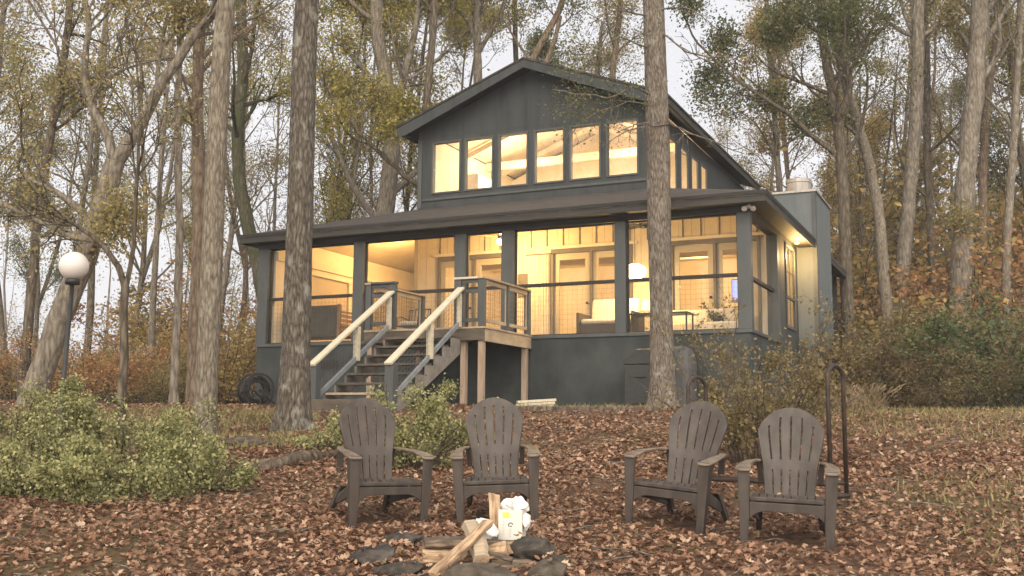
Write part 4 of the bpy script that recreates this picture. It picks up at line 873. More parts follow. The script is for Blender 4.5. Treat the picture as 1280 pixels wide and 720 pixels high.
def panel(a, b, ax):
    """framed wire panel between two posts"""
    fr = MB(); wr = MB(); n = max(2, int(abs(b - a) / .1))
    if ax == 'Y':
        x = LX1 - .07 if panel.right else LX0 + .08
        fr.box(x - .02, x + .02, a, b, .84, .93).box(x - .02, x + .02, a, b, .10, .17).box(x - .012, x + .012, a + .004, a + .03, .165, .845).box(x - .012, x + .012, b - .03, b - .004, .165, .845)
        for i in range(1, n): wr.box(x - .002, x + .002, a + (b - a) * i / n - .002, a + (b - a) * i / n + .002, .17, .84)
        for i in range(1, 7): wr.box(x + .0025, x + .0065, a, b, .17 + i * .096 - .002, .17 + i * .096 + .002)
    else:
        y = LY + .045
        fr.box(a, b, y - .02, y + .02, .86, .93).box(a, b, y - .02, y + .02, .66, .73).box(a, b, y - .02, y + .02, .10, .17).box(a + .003, a + .03, y - .012, y + .012, .165, .865).box(b - .03, b - .003, y - .012, y + .012, .165, .865)
        for i in range(1, n): wr.box(a + (b - a) * i / n - .002, a + (b - a) * i / n + .002, y - .002, y + .002, .17, .66)
        for i in range(1, 5): wr.box(a, b, y + .0025, y + .0065, .17 + i * .096 - .002, .17 + i * .096 + .002)
    return fr, wr
for right, a, b, ax in ((True, LY + .1, -1.27, 'Y'), (True, -1.17, -.25, 'Y'), (False, LY + .1, -.25, 'Y'), (True, -5.01, -4.64, 'X'), (True, -7.07, -6.64, 'X')):
    panel.right = right; fr, wr = panel(a, b, ax)
    f = sb('rail_panel', fr, 'deck_wood' if ax == 'Y' else 'trim'); sb('wire_mesh', wr, 'wire', 0, f)
sb('cap_rail', MB().box(LX1 - .14, LX1 + .0, LY - .02, -.14, .932, .970), 'deck_wood')
sb('cap_rail', MB().box(LX0 + .0, LX0 + .15, LY - .02, -.14, .932, .970), 'deck_wood')
sb('cap_rail', MB().box(-5.16, LX1 - .142, LY - .03, LY + .11, .932, .972), 'new_wood')
sb('cap_rail', MB().box(LX0 + .152, -6.49, LY - .03, LY + .11, .932, .972), 'trim')
# flight: eight risers down to the ground
NR, RISE, RUN = 8, 0.19, 0.325
for i in range(1, NR):
    y0 = LY - .005 - i * RUN; z = -i * RISE
    sb('tread', MB().box(-6.50, -5.06, y0 - .02, y0 + RUN - .045, z - .04, z), 'tread_wood' if i < NR - 1 else 'deck_wood')
sb('base_step', MB().box(-6.72, -5.15, LY - .2 - 8 * RUN, LY - .03 - 7 * RUN, -2.0, -1.46), 'tread_wood')
for x in (-6.53, -5.03):
    pts = [(LY - .01, 0.02)]
    for i in range(NR):
        pts.append((LY - .01 - i * RUN - .03, -i * RISE - .19 + .15)); pts.append((LY - .01 - (i + 1) * RUN - .0, -i * RISE - .19 + .15))
    n = NR
    top = [(LY - .01 - i * RUN - (.0 if j == 0 else RUN - .09), -i * RISE - .045 - (0.0)) for i in range(NR) for j in (0, 1)]
    prof = []
    for i in range(NR):
        prof.append((LY - .01 - i * RUN, -.042 - (i + 1) * RISE)); prof.append((LY - .01 - (i + 1) * RUN, -.042 - (i + 1) * RISE))
    prof += [(LY - .01 - NR * RUN, -1.75), (LY - .01 - NR * RUN + .25, -1.75), (LY - .01, -.52)]
    sb('stringer', MB().prism([(x - .02, y, z) for y, z in prof], (.04, 0, 0)), 'stringer_wood', 0)
for x in (-6.58, -5.00):
    a, b = (x, LY - .02, .76), (x, -5.02, -.86)
    sb('handrail', MB().beam(a, b, .15, .045), 'new_wood', .006)
    sl = (-.86 - .76) / (-5.02 - LY + .02)
    lo = lambda y: .10 + (y - LY) * sl
    sb('lower_rail', MB().beam((x, LY - .03, lo(LY) ), (x, -4.82, lo(-4.82)), .05, .085), 'blue_rail', .004)
    for y, mt, w in ((-3.58, 'new_wood', .05), (LY - .09, 'new_wood', .04)):
        zt = .76 + (y - LY) * sl - .06
        sb('baluster', MB().box(x - w, x + w, y - w, y + w, lo(y) - .05, zt), mt)
    y = -4.90
    sb('newel_post', MB().box(x - .085, x + .085, y - .08, y + .08, -2.0, -.86), 'trim', .006)
    wr = MB()
    for i in range(1, 24):
        y = LY - .1 - i * .1; wr.box(x - .002, x + .002, y - .002, y + .002, lo(y) + .04, .70 + (y - LY) * sl)
    for k in range(1, 6): wr.beam((x + .004, LY - .1, lo(LY - .1) + .03 + k * .095), (x + .004, -4.8, lo(-4.8) + .03 + k * .095), .004, .004)
    sb('wire_mesh', wr, 'wire', 0)

# ------------------------------------------------------------------ lamps and furniture inside
fan = empty('ceiling_fan', hw(-6.02, 1.55, 2.36), -PHI, 'lit three bulb ceiling fan hanging in the middle of the porch', 'ceiling fan')
MB().tube([(0, 0, .78), (0, 0, .22)], .015, 8).lathe([(.0, .26), (.09, .25), (.11, .18), (.09, .10), (.04, .06), (0, .05)], 16).build('motor', M['black_metal'], fan, True)
for k in range(4):
    b = MB().box(.12, .62, -.06, .06, .165, .175); o = b.build('blade', M['teak'], fan); o.rotation_euler = (R(8), 0, k * math.pi / 2 + .5)
for k in range(3):
    a = k * 2.094 + .3; MB().lathe([(.0, .06), (.035, .05), (.06, 0), (.055, -.04), (0, -.055)], 14, (.11 * math.cos(a), .11 * math.sin(a), .02)).build('bulb', M['lit_bulb'], fan, True)
lamp('porch_light', (-5.9, 1.5, 2.1), 200, .10, WARM)
fan2 = empty('ceiling_fan', hw(-2.55, 1.5, 2.40), -PHI, 'dark ceiling fan with unlit motor above the globe lamp', 'ceiling fan')
MB().tube([(0, 0, .6), (0, 0, .2)], .015, 8).lathe([(.0, .22), (.09, .21), (.11, .13), (.08, .05), (0, .04)], 16).build('motor', M['black_metal'], fan2, True)
for k in range(5):
    o = MB().box(.12, .62, -.065, .065, .10, .112).build('blade', M['black_metal'], fan2); o.rotation_euler = (R(9), 0, k * 1.2566 + .2)
gl = empty('pendant_lamp', hw(-2.72, 1.4, 1.47), -PHI, 'glowing round pendant lamp hanging left of the shaggy tree', 'lamp')
MB().lathe([(0, .18), (.12, .155), (.22, .085), (.25, 0), (.22, -.08), (.12, -.14), (0, -.155)], 20).build('globe', M['lit_bulb'], gl, True)  # globe shape widened and flattened to include the lamp's bloom
MB().tube([(0, 0, 1.7), (0, 0, .12)], .006, 6).build('cord', M['black_metal'], gl)
lamp('pendant_light', (-2.72, 1.2, 1.25), 150, .14, WARM)
lamp('wing_light', (-9.6, 3.4, 2.7), 160, .12, WARM)
wf = MB().lathe([(0, .07), (.14, .06), (.16, 0), (.10, -.06), (0, -.08)], 16).build('ceiling_lamp', M['lit_bulb'], None, True, loc=hw(-9.6, 3.6, 3.16)); tag(wf, 'lit flush ceiling lamp in the left wing of the porch', 'lamp')
lamp('room_light', (-6.8, 4.9, 2.05), 135, .2, WARM); lamp('room_light', (-2.2, 4.9, 2.05), 135, .2, WARM)
lamp('upper_light', (-7.4, 5.3, 5.0), 190, .7, (1.0, .73, .42)); lamp('upper_light', (-4.2, 5.3, 5.0), 190, .7, (1.0, .73, .42))
lamp('soffit_light', (0.30, 4.45, 2.1), 100, .06, WARM)

sofa = empty('wicker_sofa', hw(-10.70, 1.0, -.02), -PHI, 'dark wicker sofa with slatted teak end standing behind the left porch screen', 'sofa')
MB().box(-1.05, .85, -.40, -.32, .22, .98).build('backrest', M['wicker'], sofa, bevel=.01)
for x in (-1.0, .82):
    b = MB().box(x - .03, x + .03, -.42, -.34, 0, 1.0).box(x - .03, x + .03, .36, .44, 0, .80)
    for z in (.25, .36, .47, .58, .69): b.box(x - .015, x + .015, -.338, .358, z, z + .07)
    b.box(x - .04, x + .04, -.338, .44, .802, .84); b.build('arm_frame', M['teak'], sofa, bevel=.004)
MB().box(-.96, .78, -.31, .42, .22, .40).build('seat', M['wicker'], sofa, bevel=.01)
MB().box(-.94, .76, -.30, .42, .402, .54).build('cushion', M['linen'], sofa, bevel=.04)
pc = empty('porch_chair', hw(-8.03, .95, -.02), -PHI, 'black metal armchair with pale cushion behind the stair landing', 'chair')
b = MB()
for x in (-.28, .28):
    b.tube([(x, .30, 0), (x, .26, .42), (x, .34, .86)], .016, 8).tube([(x, -.28, 0), (x, -.26, .62), (x, -.1, .66), (x, .28, .60)], .016, 8)
b.tube([(-.28, .34, .86), (.28, .34, .86)], .016, 8).box(-.27, .27, -.26, .28, .40, .43)
for k in range(6): b.tube([(-.22 + k * .088, .27, .43), (-.22 + k * .088, .34, .86)], .008, 6)
b.build('frame', M['black_metal'], pc); MB().box(-.25, .25, -.24, .24, .432, .53).build('cushion', M['linen'], pc, bevel=.04)
ac = empty('armchair', hw(-3.35, 1.55, -.02), -PHI, 'low dark framed armchair with cream back cushion before the french doors', 'armchair')
MB().box(-.62, .62, -.35, .40, .10, .36).box(-.66, -.60, -.38, .42, 0, .62).box(.60, .66, -.38, .42, 0, .62).build('frame', M['wicker'], ac, bevel=.01)
MB().box(-.58, .58, -.33, .30, .362, .48).build('seat_cushion', M['linen'], ac, bevel=.05)
cu = MB().box(-.56, .56, -.07, .09, 0, .52).build('back_cushion', M['linen'], ac, bevel=.06); cu.location = (0, .32, .47); cu.rotation_euler = (R(-10), 0, 0)
tb = empty('side_table', hw(-1.98, 1.2, -.02), -PHI, 'thin legged dark table behind the shaggy tree on the porch', 'table')
MB().box(-.75, .55, -.28, .28, .50, .53).build('table_top', M['black_metal'], tb, bevel=.004)
for x in (-.72, .52):
    for y in (-.25, .25): MB().box(x - .015, x + .015, y - .015, y + .015, 0, .499).build('leg', M['black_metal'], tb)
co = empty('sofa', hw(-1.35, 2.05, -.02), -PHI, 'cream sofa against the doors at the right end of the porch', 'sofa')
MB().box(-.85, .75, -.3, .35, .08, .38).build('base', M['linen'], co, bevel=.05); MB().box(-.85, .75, .22, .38, .382, .72).build('backrest', M['linen'], co, bevel=.06)
MB().box(-.98, -.86, -.3, .38, .08, .58).build('arm', M['linen'], co, bevel=.04); MB().box(.76, .88, -.3, .38, .08, .58).build('arm', M['linen'], co, bevel=.04)
tl = empty('table_lamp', hw(-2.39, 1.2, .51), -PHI, 'lit cream drum table lamp on the thin legged table', 'lamp')
MB().lathe([(0, 0), (.07, 0), (.08, .02), (.03, .05), (.03, .07), (.012, .09), (.012, .14)], 14).build('base', M['linen'], tl, True)
MB().lathe([(.12, .10), (.10, .30)], 18).build('lamp_shade', M['lit_shade'], tl, True)
pp = empty('potted_plant', hw(-1.02, 2.35, -.02), -PHI, 'dark leafy potted plant before the right hand french doors', 'plant')
MB().lathe([(0, 0), (.11, 0), (.15, .28), (.13, .28), (.12, .25), (0, .25)], 16).build('pot', M['wicker'], pp, True)
_T, _V, _F = shrub_mesh(301, .5, .75, 9, 260, .085, stem_r=.006, spread=.03, arch=.4); _T.trunk('stems', M['bark_dark'], pp, (0, 0, 0)).location = (0, 0, .25); link('leaves', np_mesh('leaves', _V, _F), M['leaf_holly'], pp, loc=(0, 0, .25))
cu_ = empty('curtain', hw(-5.55, 2.62, .05), -PHI, 'pale curtain hanging left of the middle french doors', 'curtain')
cm = MB(); nn = 40
for i in range(nn + 1):
    x = -.28 + .56 * i / nn; y = .03 * math.sin(i * 1.3)
    for z in (0, 2.15): cm.v.append((x, y, z))
for i in range(nn): cm.f.append((2 * i, 2 * i + 2, 2 * i + 3, 2 * i + 1))
cm.build('cloth', M['linen'], cu_, True); MB().tube([(-.34, 0, 2.17), (.34, 0, 2.17)], .012, 8).build('rod', M['black_metal'], cu_)
fp = MB().box(-.22, .22, -.012, .012, -.28, .28).build('wall_picture', M['door_frame'], None, bevel=.004, loc=hw(-5.9, 2.675, 1.5)); fp.rotation_euler = (0, 0, -PHI); tag(fp, 'dark framed picture on the porch wall left of the curtain', 'picture')
tv = empty('television', hw(-.93, 4.5, 1.38), -PHI, 'small television glowing blue violet inside the right hand room', 'television')
MB().box(-.40, .40, 0, .05, -.26, .26).build('case', M['black_metal'], tv, bevel=.006); MB().box(-.38, .38, -.006, -.002, -.24, .24).build('screen', M['tv_screen'], tv)
st = MB().box(-.1, .1, .0, .2, -.97, -.262).build('stand', M['door_frame'], tv)

# ------------------------------------------------------------------ things round the house
def gloc(px, d): return tuple(gp(px, d))
gq = hw(-1.22, -.55, 0); gr = empty('covered_grill', (gq[0], gq[1], float(gz(gq[0], gq[1]))), -PHI, 'grey covered grill just right of the shaggy tree against the house', 'grill')
cv = MB(); prof = [(.34, .34, 0.02), (.33, .33, .45), (.34, .34, .78), (.32, .31, .98), (.26, .22, 1.16), (.14, .10, 1.22)]
n = 28
for i, (a, b_, z) in enumerate(prof):
    for k in range(n):
        t = 2 * math.pi * k / n; cx, sx = math.cos(t), math.sin(t); r = (abs(cx) ** 4 + abs(sx) ** 4) ** -.25
        wv = 1 + .04 * math.sin(7 * t + i) * (1 - i / 6); cv.v.append((a * r * cx * wv, b_ * r * sx * wv, z + .01 * math.sin(5 * t)))
for i in range(len(prof) - 1):
    for k in range(n): cv.f.append((i * n + k, i * n + (k + 1) % n, (i + 1) * n + (k + 1) % n, (i + 1) * n + k))
cv.f.append(tuple((len(prof) - 1) * n + k for k in range(n)))
cv.build('cover', M['grill_cover'], gr, True)
for x in (-.26, .26): MB().tube([(x, -.28, .05), (x, -.22, .05)], .06, 14).build('wheel', M['black_metal'], gr)
gq = hw(-1.93, -.55, 0); sm = empty('smoker', (gq[0], gq[1], float(gz(gq[0], gq[1]))), -PHI, 'black cabinet smoker with a sloped lid just left of the shaggy tree', 'smoker')
MB().box(-.30, .24, -.26, .26, .10, .86).build('cabinet', M['hose'], sm, bevel=.015)
MB().prism([(-.31, -.27, .865), (.25, -.27, .865), (.25, -.27, 1.16), (-.05, -.27, 1.16), (-.31, -.27, .95)], (0, .54, 0)).build('lid', M['hose'], sm, bevel=.015, fix=True)
MB().tube([(-.12, -.30, .62), (.14, -.30, .62)], .014, 8).build('handle', M['black_metal'], sm)
for x in (-.26, .20):
    for y in (-.22, .22): MB().box(x - .02, x + .02, y - .02, y + .02, 0, .099).build('leg', M['black_metal'], sm)
# hose reel against the left end of the house
g = gp(318, 23.6); hr = empty('hose_reel', (g[0], g[1], g[2]), -PHI + R(62), 'black garden hose coiled on a reel beside the left corner of the house', 'hose reel')
b = MB()
for k in range(40):
    pass
pts = [((.26 + .06 * math.sin(k * .9) + .0012 * (k % 30)) * math.cos(k * .55), (k % 36) * .007 - .12, .36 + (.26 + .06 * math.sin(k * .9)) * math.sin(k * .55)) for k in range(150)]
MB().tube(pts, .016, 6).build('hose', M['hose'], hr, True)
for y in (-.16, .16): MB().lathe([(.36, 0), (.38, .01), (.38, .03), (.33, .03), (.33, 0), (.36, 0)], 26).build('reel_disc', M['black_metal'], hr, loc=(0, y, .38)).rotation_euler = (R(90), 0, 0)
MB().tube([(.05, -.2, 0), (0, -.2, .38), (0, .2, .38), (.05, .2, 0)], .018, 8).tube([(0, .2, .4), (.42, .22, .02)], .02, 8).tube([(0, -.2, .4), (.42, -.22, .02)], .02, 8).build('stand', M['black_metal'], hr)
# pile of boards by the landing
for k, (dx, dz, rz, lab) in enumerate(((0, 0, -.05, 'bottom pale board of the small pile under the landing corner'), (.02, .06, .03, 'middle pale board of the small pile under the landing corner'), (.04, .12, .08, 'top pale board of the small pile under the landing corner'))):
    g = gp(667, 20.4); o = MB().box(-.38, .38, -.12, .02, 0, .05).build('lumber_board', M['new_wood'], None, bevel=.004, loc=(g[0] + dx, g[1], g[2] + dz + .01)); o.rotation_euler = (0, R(-4), rz + .12); tag(o, lab, 'board', 'boards piled by the landing')
# ledge timber in front of the house
a, c_ = gp(646, 18.9), gp(826, 18.5)
b = MB().beam((a[0], a[1], a[2] + .03), (c_[0], c_[1], c_[2] + .03), .16, .14); tag(b.build('timber_edging', M['log_bark'], None, bevel=.02), 'weathered timber edging on the ground before the porch right of the landing', 'edging')
# fallen log edging by the shrubs
P = [gp(300, 11.2), gp(340, 11.35), gp(385, 11.7), gp(425, 12.2)]; P = [p + np.array([0, 0, .05]) for p in P]
Pq, rq = resample(P, [.09, .085, .08, .06], .15, np.random.RandomState(2), .008); V, FC = trunk_mesh(Pq, rq, np.random.RandomState(2), 12, .08)
tag(link('fallen_log', np_mesh('fallen_log', V, FC), M['log_bark'], None, True), 'old curved log lying on the leaves right of the green shrubs', 'log')

def rock(name, loc, sx, sy, sz, seed, mat, label, group=None, rz=0.0, cat='stone', rough=.34):
    import bmesh
    bm = bmesh.new(); bmesh.ops.create_icosphere(bm, subdivisions=4, radius=1)
    rg = np.random.RandomState(seed); K = rg.normal(size=(9, 3)) * 1.6; ph = rg.uniform(0, 6.28, 9); am = rg.uniform(.3, 1, 9)
    cuts = unit(rg.normal(size=(12, 3))); cd = rg.uniform(.5, .85, 12)
    for v in bm.verts:
        p = np.array(v.co); r = 1 + rough * float((am * np.sin(K @ p + ph)).sum()) / 3.5 + .03 * math.sin(11 * p[0] + seed) * math.sin(13 * p[1]) 
        p = p * r
        for c, d in zip(cuts, cd):
            e = float(p @ c) - d
            if e > 0: p = p - c * e * .85
        p = p * (1 + .05 * math.sin(17 * p[0] + 3 * seed + 5 * p[2]) * math.sin(19 * p[1] + seed))
        v.co = (p[0] * sx, p[1] * sy, p[2] * sz)
    me = bpy.data.meshes.new(name); bm.to_mesh(me); bm.free()
    o = link(name, me, M[mat], None, True, loc); o.rotation_euler = (R(5), 0, rz); STONES.append((o, 16, Matrix.Translation(loc) @ o.rotation_euler.to_matrix().to_4x4())); return tag(o, label, cat, group)
g = gp(318, 13.3); rock('flat_rock', (g[0], g[1], g[2] + .05), .42, .35, .10, 3, 'moss_stone', 'dark flat rock lying between the green shrubs and the lichened tree', cat='rock')

# lamp post with a white globe
g = gp(75, 12.5); lp = empty('lamp_post', tuple(g), 0, 'black garden lamp post with a white globe standing in the green shrubs', 'lamp post')
MB().tube([(0, 0, -.1), (0, 0, .12), (0, 0, .13), (0, 0, .55), (0, 0, .56), (.04, 0, 2.02)], [.055, .055, .04, .038, .028, .026], 14).build('pole', M['black_metal'], lp, True)
MB().lathe([(.03, 1.99), (.085, 2.0), (.09, 2.05), (.07, 2.07)], 18, (.04, 0, 0)).build('collar', M['black_metal'], lp, True)
MB().lathe([(.172 * math.sin(math.pi * k / 16), 2.222 - .172 * math.cos(math.pi * k / 16)) for k in range(17)], 28, (.045, 0, 0)).build('globe', M['globe'], lp, True)

# empty firewood rack behind the right hand chairs
gA, gB = gp(1046, 9.4), gp(872, 10.3)
mid = (gA + gB) / 2; dv = gB - gA; L = math.hypot(dv[0], dv[1]); ang = math.atan2(-dv[1], -dv[0])
rk = empty('firewood_rack', tuple(mid), ang, 'empty black metal firewood rack with hoop ends behind the two right chairs', 'firewood rack')
for sgn in (-1, 1):
    x = sgn * L / 2; h = 1.17 if sgn > 0 else 1.10; zz = -.06 * sgn
    pts = [(x, -.17, .02), (x, -.17, h - .10)] + [(x, -.17 * math.cos(t), h - .10 + .11 * math.sin(t)) for t in np.linspace(.3, 2.84, 9)] + [(x, .17, h - .10), (x, .17, .02)]
    MB().tube(pts, .02, 10).build('hoop_end', M['rusty_black'], rk, True)
for y in (-.17, .17): MB().tube([(-L / 2, y, .14), (L / 2, y, .14)], .02, 10).build('base_bar', M['rusty_black'], rk, True)
for sgn in (-1, 1): MB().tube([(sgn * L / 2, -.21, .03), (sgn * L / 2, .21, .03)], .024, 10).build('foot', M['rusty_black'], rk, True)

# ------------------------------------------------------------------ lawn chairs
def chair_parts(e):
    mat = M['resin']; TH = .02
    def solid(me, name, th=TH, bev=.005, sub=False):
        o = link(name, me, mat, e)
        s_ = o.modifiers.new('thick', 'SOLIDIFY'); s_.thickness = th; s_.offset = 0
        b_ = o.modifiers.new('edge', 'BEVEL'); b_.width = bev; b_.segments = 2; b_.limit_method = 'ANGLE'; b_.angle_limit = R(50)
        me.polygons.foreach_set('use_smooth', [False] * len(me.polygons)); return o
    # fan back with two tiers of slots
    slots = 5; sw = .014; us = [-1.0]; kinds = []
    pitch = 2.0 / (slots + 1)
    cols = []
    for i in range(slots + 1):
        a = -1 + i * pitch + (.022 if i else 0); b = -1 + (i + 1) * pitch - (.022 if i < slots else 0)
        for k in range(3): cols.append((a + (b - a) * k / 3, a + (b - a) * (k + 1) / 3, False))
        if i < slots: cols.append((b, b + .044, True))
    vs = [0, .05, .12, .20, .28, .35, .40, .46, .54, .62, .70, .78, .85, .90, .95, 1.0]
    def P(u, v):
        arch = 1 - .25 * (1 - math.sqrt(1 - .93 * u * u)) / (1 - math.sqrt(.07)) * max(0, (v - .40) / .6)
        hwid = np.interp(v * arch, [0, .2, .40, .62, .76, .86, 1.0], [.182, .188, .203, .236, .252, .250, .235])
        L = .785 * v * arch
        y = .10 + L * .36 + .035 * (u * u) * -1.0 - .02 * math.sin(v * 3.14); z = .245 + L * .925
        return (u * hwid, y, z)
    V = []; FC = []; idx = {}
    def vid(u, v):
        k = (round(u, 4), round(v, 4))
        if k not in idx: idx[k] = len(V); V.append(P(u, v))
        return idx[k]
    nslot = 0
    for ci, (a, b, is_slot) in enumerate(cols):
        if is_slot: nslot += 1
        for j in range(len(vs) - 1):
            v0, v1 = vs[j], vs[j + 1]; vm = (v0 + v1) / 2
            si = sum(1 for c in cols[:ci] if c[2])
            top = .90 if 0 < si < slots - 1 else .85
            if is_slot and ((.05 < vm < .35) or (.46 < vm < top)): continue
            FC.append((vid(a, v0), vid(b, v0), vid(b, v1), vid(a, v1)))
    me = bpy.data.meshes.new('backrest'); me.from_pydata(V, [], FC); me.update(); solid(me, 'backrest', .022, .004)
    # mid band lip across the back
    # seat: contoured slats with slots
    V = []; FC = []; ys = np.linspace(-.37, .13, 9)
    def zs(y): t = (y + .37) / .50; return .375 - .02 * t - .105 * t ** 1.3 - (.03 * (1 - t * 8) ** 2 if t < .125 else 0)
    for i in range(9):
        x0 = -.255 + i * .0572
        for k in range(len(ys)):
            y = ys[k]; wdt = np.interp(y, [-.37, .13], [1.0, .78]); V += [(x0 * wdt, y, zs(y)), ((x0 + .0522) * wdt, y, zs(y))]
        for k in range(len(ys) - 1): b = i * 2 * len(ys) + k * 2; FC.append((b, b + 1, b + 3, b + 2))
    # cross ribs joining the slats at front and back
    me = bpy.data.meshes.new('seat'); me.from_pydata(V, [], FC); me.update(); so = solid(me, 'seat', .018, .003)
    b = MB()
    b.box(-.262, .262, -.383, -.355, .325, .356); b.box(-.205, .205, .10, .135, .225, .245); b.box(-.245, .245, -.13, -.10, .275, .295)
    b.build('seat_rib', mat, e, bevel=.006)
    # front: apron with arched underside between two tapered legs that carry the arms
    ap = [(-.262, .318), (.262, .318), (.262, .20)]
    for k in range(0, 13): t = k / 12; x = .262 - .524 * t; ap.append((x, .20 + .055 * min(1, min(t, 1 - t) / .16) ** .6 if 0 < t < 1 else .20))
    ap = [(-.262, .318), (.262, .318)] + [(.262 - .524 * k / 14, .195 + .06 * (1 - max(0, 1 - min(k, 14 - k) / 3.0) ** 2)) for k in range(15)]
    MB().prism([(x, -.385, z) for x, z in ap], (0, .022, 0)).build('apron', mat, e, bevel=.004, fix=True)
    for s in (-1, 1):
        # front leg: an L section, wide at the arm and narrow at the foot
        b = MB()
        b.prism([(s * .262, -.395, .56), (s * .352, -.395, .56), (s * .342, -.395, .36), (s * .322, -.395, 0), (s * .268, -.395, 0), (s * .262, -.395, .2)], (0, .022, 0))
        b.prism([(s * .342, -.373, .56), (s * .342, -.255, .56), (s * .332, -.285, .36), (s * .318, -.330, 0), (s * .318, -.373, 0)], (-s * .022, 0, 0))
        b.build('front_leg', mat, e, bevel=.006, fix=True)
        # side rail running back to the rear leg
        b = MB().prism([(s * .300, -.30, .34), (s * .245, .17, .20), (s * .245, .30, .115), (s * .245, .22, .10), (s * .300, -.30, .24)], (-s * .02, 0, 0))
        b.build('side_rail', mat, e, bevel=.005, fix=True)
        b = MB().prism([(s * .250, .12, .26), (s * .232, .25, .24), (s * .262, .43, 0), (s * .262, .35, 0)], (-s * .035, 0, 0))
        b.prism([(s * .25, .12, .255), (s * .19, .14, .255), (s * .225, .36, 0.002), (s * .262, .35, 0.002)], (0, .022, 0))
        b.build('rear_leg', mat, e, bevel=.005, fix=True)
        # arm: paddle, rounded front, tucked to the back
        out_ = [(s * .255, -.40), (s * .275, -.415), (s * .335, -.418), (s * .362, -.39), (s * .368, -.34), (s * .352, -.15), (s * .312, .08), (s * .270, .22), (s * .225, .25), (s * .215, .20), (s * .255, .06), (s * .268, -.15)]
        zf = lambda y: .585 - .03 * ((y + .1) / .35) ** 2 * (1 if y < -.1 else .2)
        b = MB().prism([(x, y, zf(y) - .025) for x, y in out_], (0, 0, .018)); b.build('armrest', M['resin_tan'], e, bevel=.006, fix=True)
        b = MB().prism([(s * .215, .20, .562), (s * .255, .22, .562), (s * .245, .25, .40), (s * .20, .22, .40)], (0, .02, 0)); b.build('arm_bracket', mat, e, bevel=.004, fix=True)
CH = [(486, 655, 8.35, 27, 'leftmost brown plastic lawn chair with fan back, turned right toward the fire pit'),
      (622, 653, 8.45, 1, 'brown plastic lawn chair facing the camera straight on behind the paper bag'),
      (829, 660, 8.15, -31, 'brown plastic lawn chair turned left below the shaggy tree'),
      (983, 682, 7.55, -17, 'rightmost brown plastic lawn chair in front of the hoop of the firewood rack')]
first = None
for k, (px, py, d, a, lab) in enumerate(CH):
    p = at(px, py, d); th = R(a)
    cx, cy = p[0] - math.sin(th) * .38, d + math.cos(th) * .38
    if first is None:
        first = empty('lawn_chair', (0, 0, 0)); chair_parts(first); e = first
    else: e = copy_tree(first)
    z = float(gz(cx, cy))
    def hgt(lx, ly):
        x = cx + lx * math.cos(th) - ly * math.sin(th); y = cy + lx * math.sin(th) + ly * math.cos(th); return float(gz(x, y))
    sx = (hgt(.3, 0) - hgt(-.3, 0)) / .6; sy = (hgt(0, .4) - hgt(0, -.38)) / .78
    e.rotation_mode = 'XYZ'
    nrm = Matrix.Rotation(th, 4, 'Z') @ Matrix.Rotation(math.atan(sy), 4, 'X') @ Matrix.Rotation(-math.atan(sx), 4, 'Y')
    e.scale = (.985, .985, .985); e.rotation_euler = nrm.to_euler(); e.location = (cx, cy, (hgt(0, .4) + hgt(0, -.38)) / 2 - .004)
    tag(e, lab, 'chair', 'brown plastic lawn chairs round the fire pit')
    for q in e.children:
        if q.name.startswith('seat') and not q.name.startswith('seat_rib') or q.name.startswith('armrest'): STONES.append((q, 3, Matrix.Translation(e.location) @ nrm @ Matrix.Scale(.985, 4)))

# ------------------------------------------------------------------ fire pit
def pit(px, d, dz=0.0):
    g = gp(px, d); return (g[0], g[1], g[2] + dz)
def stone(px, d, dz, sx, sy, sz, sd, rz, mat, label): rock('pit_stone', pit(px, d, dz), sx, sy, sz, sd, mat, label, 'stones ringing the fire pit', rz)
stone(508, 7.55, .02, .21, .15,   .07, 11, .2, 'stone', 'dark flat ring stone at the back left of the fire pit')
stone(470, 7.0, .03, .22, .17,   .07, 12, -.3, 'stone', 'dark angular ring stone at the left of the fire pit')
stone(500, 6.62, .02, .19, .15,   .07, 13, .5, 'stone', 'grey ring stone at the front left below the slanting log')
stone(606, 6.38, .0, .30, .16, .10, 14, .05, 'moss_stone', 'broad brown ring stone at the front centre of the fire pit')
stone(688, 6.5, .02, .16, .15, .10, 15, .4, 'moss_stone', 'tan ring stone at the front right of the fire pit')
stone(666, 7.05, .05, .15, .14, .11, 16, -.2, 'stone', 'dark reddish ring stone below the paper bag')
stone(700, 6.85, .02, .10, .09, .06, 17, .6, 'stone', 'small grey ring stone at the right edge of the fire pit')
ash = rock('ash_bed', pit(590, 6.95, -.01), .50, .42, .05, 18, 'charred', 'charred ash bed in the middle of the fire pit', None, 0, 'ash')
